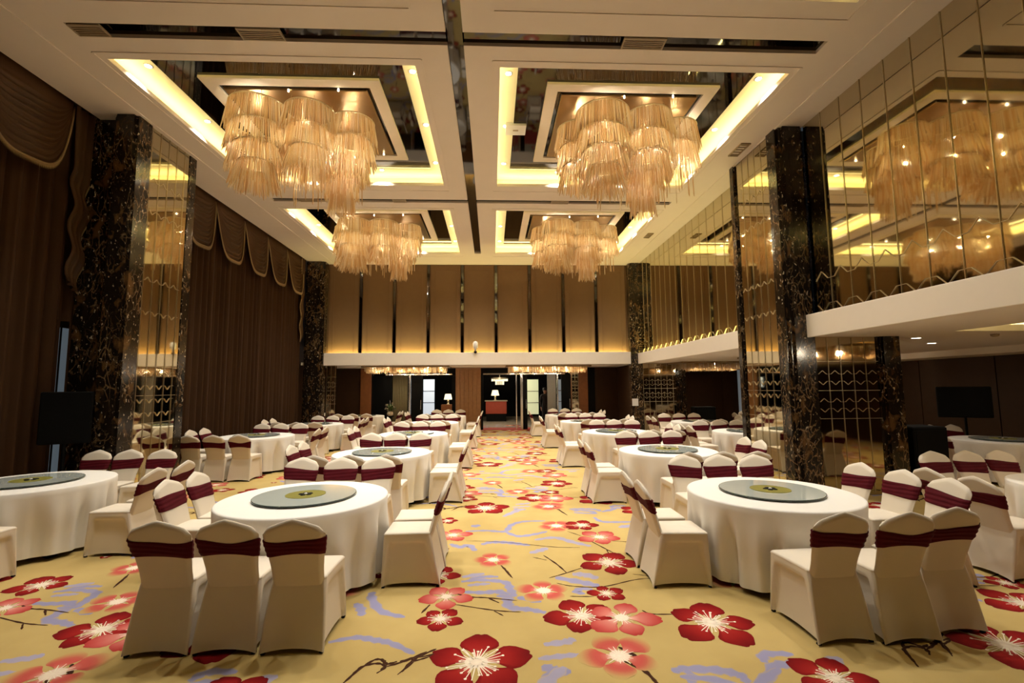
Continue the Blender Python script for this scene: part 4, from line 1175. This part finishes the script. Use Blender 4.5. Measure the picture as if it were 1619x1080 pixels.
for k in range(16):
    a_ = rf.uniform(0, 6.28); e = rf.uniform(.15, 1.4); L = rf.uniform(.22, .36)
    p = Vector((cos(a_) * cos(e), sin(a_) * cos(e), sin(e))) * L + Vector((0, 0, .86))
    mb = MB()
    for j in range(6):
        b_ = j * pi / 3; u = Vector((cos(b_), sin(b_), .35)) * .055; w2 = Vector((-sin(b_), cos(b_), 0)) * .028
        mb.add([p, p + u * .6 + w2, p + u, p + u * .6 - w2], [(0, 1, 2, 3)])
    mb.lathe([(.018, p.z - .01), (.02, p.z + .02), (.006, p.z + .035)], 8, p.x, p.y)
    mb.build('blossom', 'petal_cream', t)

# person standing beyond the right-hand doorway
def person(loc, rz):
    t = thing('person', 'person in black suit standing inside the right-hand entrance opening', 'person', loc, rz)
    V, E, Rd = [], [], []
    def pt(p, r, par=None):
        V.append(p); Rd.append(r)
        if par is not None: E.append((par, len(V) - 1))
        return len(V) - 1
    pel = pt((0, 0, .95), .135); ab = pt((0, .01, 1.10), .125, pel); ch = pt((0, .0, 1.30), .145, ab); up = pt((0, .0, 1.42), .12, ch); nk = pt((0, .01, 1.50), .055, up)
    hd = pt((0, .015, 1.58), .075, nk); h2 = pt((0, .02, 1.66), .09, hd); h3 = pt((0, .015, 1.735), .06, h2); pt((0, -.085, 1.635), .014, hd)
    for s in (-1, 1):
        hp = pt((s * .09, 0, .90), .095, pel); kn = pt((s * .10, -.01, .50), .06, hp); an = pt((s * .10, .02, .09), .042, kn); pt((s * .115, -.14, .035), .032, an)
        sh = pt((s * .185, 0, 1.42), .062, up); el = pt((s * .235, .03, 1.14), .043, sh); wr = pt((s * .225, -.05, .90), .028, el); pm = pt((s * .222, -.065, .83), .030, wr)
        for f, (dx, ln) in enumerate(((-.028, .075), (-.010, .088), (.010, .082), (.028, .064))):
            k1 = pt((s * (.222), -.065 + dx, .79), .0095, pm); k2 = pt((s * .216, -.068 + dx, .79 - ln * .55), .0085, k1); pt((s * .206, -.070 + dx, .79 - ln), .007, k2)
        th = pt((s * .210, -.105, .825), .010, pm); pt((s * .205, -.115, .785), .008, th)
    me_ = bpy.data.meshes.new('body'); me_.from_pydata(V, E, [])
    ob = bpy.data.objects.new('body', me_); COL.objects.link(ob)
    md = ob.modifiers.new('skin', 'SKIN'); sb = ob.modifiers.new('sub', 'SUBSURF'); sb.levels = sb.render_levels = 2
    for i, r in enumerate(Rd): me_.skin_vertices[0].data[i].radius = (r, r)
    me_.skin_vertices[0].data[0].use_root = True
    dg = bpy.context.evaluated_depsgraph_get(); me2 = bpy.data.meshes.new_from_object(ob.evaluated_get(dg))
    bpy.data.objects.remove(ob)
    me2.materials.clear(); me2.materials.append(MATS['suit_cloth']); me2.materials.append(MATS['skin'])
    for p in me2.polygons:
        p.use_smooth = True; c = p.center
        p.material_index = 1 if (c.z > 1.49 or (c.z < .89 and abs(c.x) > .18)) else 0
    me2.name = 'body'; child('body', me2, t)
    MB().rings([[(r * cos(2 * pi * k / 20) * .98, .025 + r * sin(2 * pi * k / 20) * 1.1, z) for k in range(20)] for r, z in ((.088, 1.62), (.100, 1.67), (.100, 1.72), (.08, 1.77), (.03, 1.795))], True, False, True).build('hair', 'hair', t, True, (0, .022, 0))
    mb = MB()
    for s in (-1, 1): mb.lathe([(.006, 1.655), (.011, 1.662), (.006, 1.669)], 8, s * .032, -.066)
    mb.build('eyes', 'black', t, True)
    MB().box(-.022, .022, -.074, -.064, 1.593, 1.600).build('mouth', 'red_counter', t)
p_ = at(862, 640, 22.2)
person((p_[0], 22.2, 0), .2)

# ================================================================== WORLD AND VIEW
w_ = bpy.data.worlds.new('world'); SC.world = w_; w_.use_nodes = True
w_.node_tree.nodes['Background'].inputs[0].default_value = (.5, .6, .7, 1); w_.node_tree.nodes['Background'].inputs[1].default_value = .05
vs = SC.view_settings; vs.view_transform = 'Standard'; vs.look = 'None'; vs.gamma = 1; vs.use_curve_mapping = False; vs.exposure = 0.42
SC.cycles.use_denoising = True
SC.cycles.max_bounces = 9; SC.cycles.diffuse_bounces = 4; SC.cycles.glossy_bounces = 5; SC.cycles.transparent_max_bounces = 12; SC.cycles.transmission_bounces = 4
SC.cycles.sample_clamp_indirect = 4; SC.cycles.sample_clamp_direct = 0
SC.cycles.use_light_tree = True
SC.cycles.caustics_reflective = False; SC.cycles.caustics_refractive = False
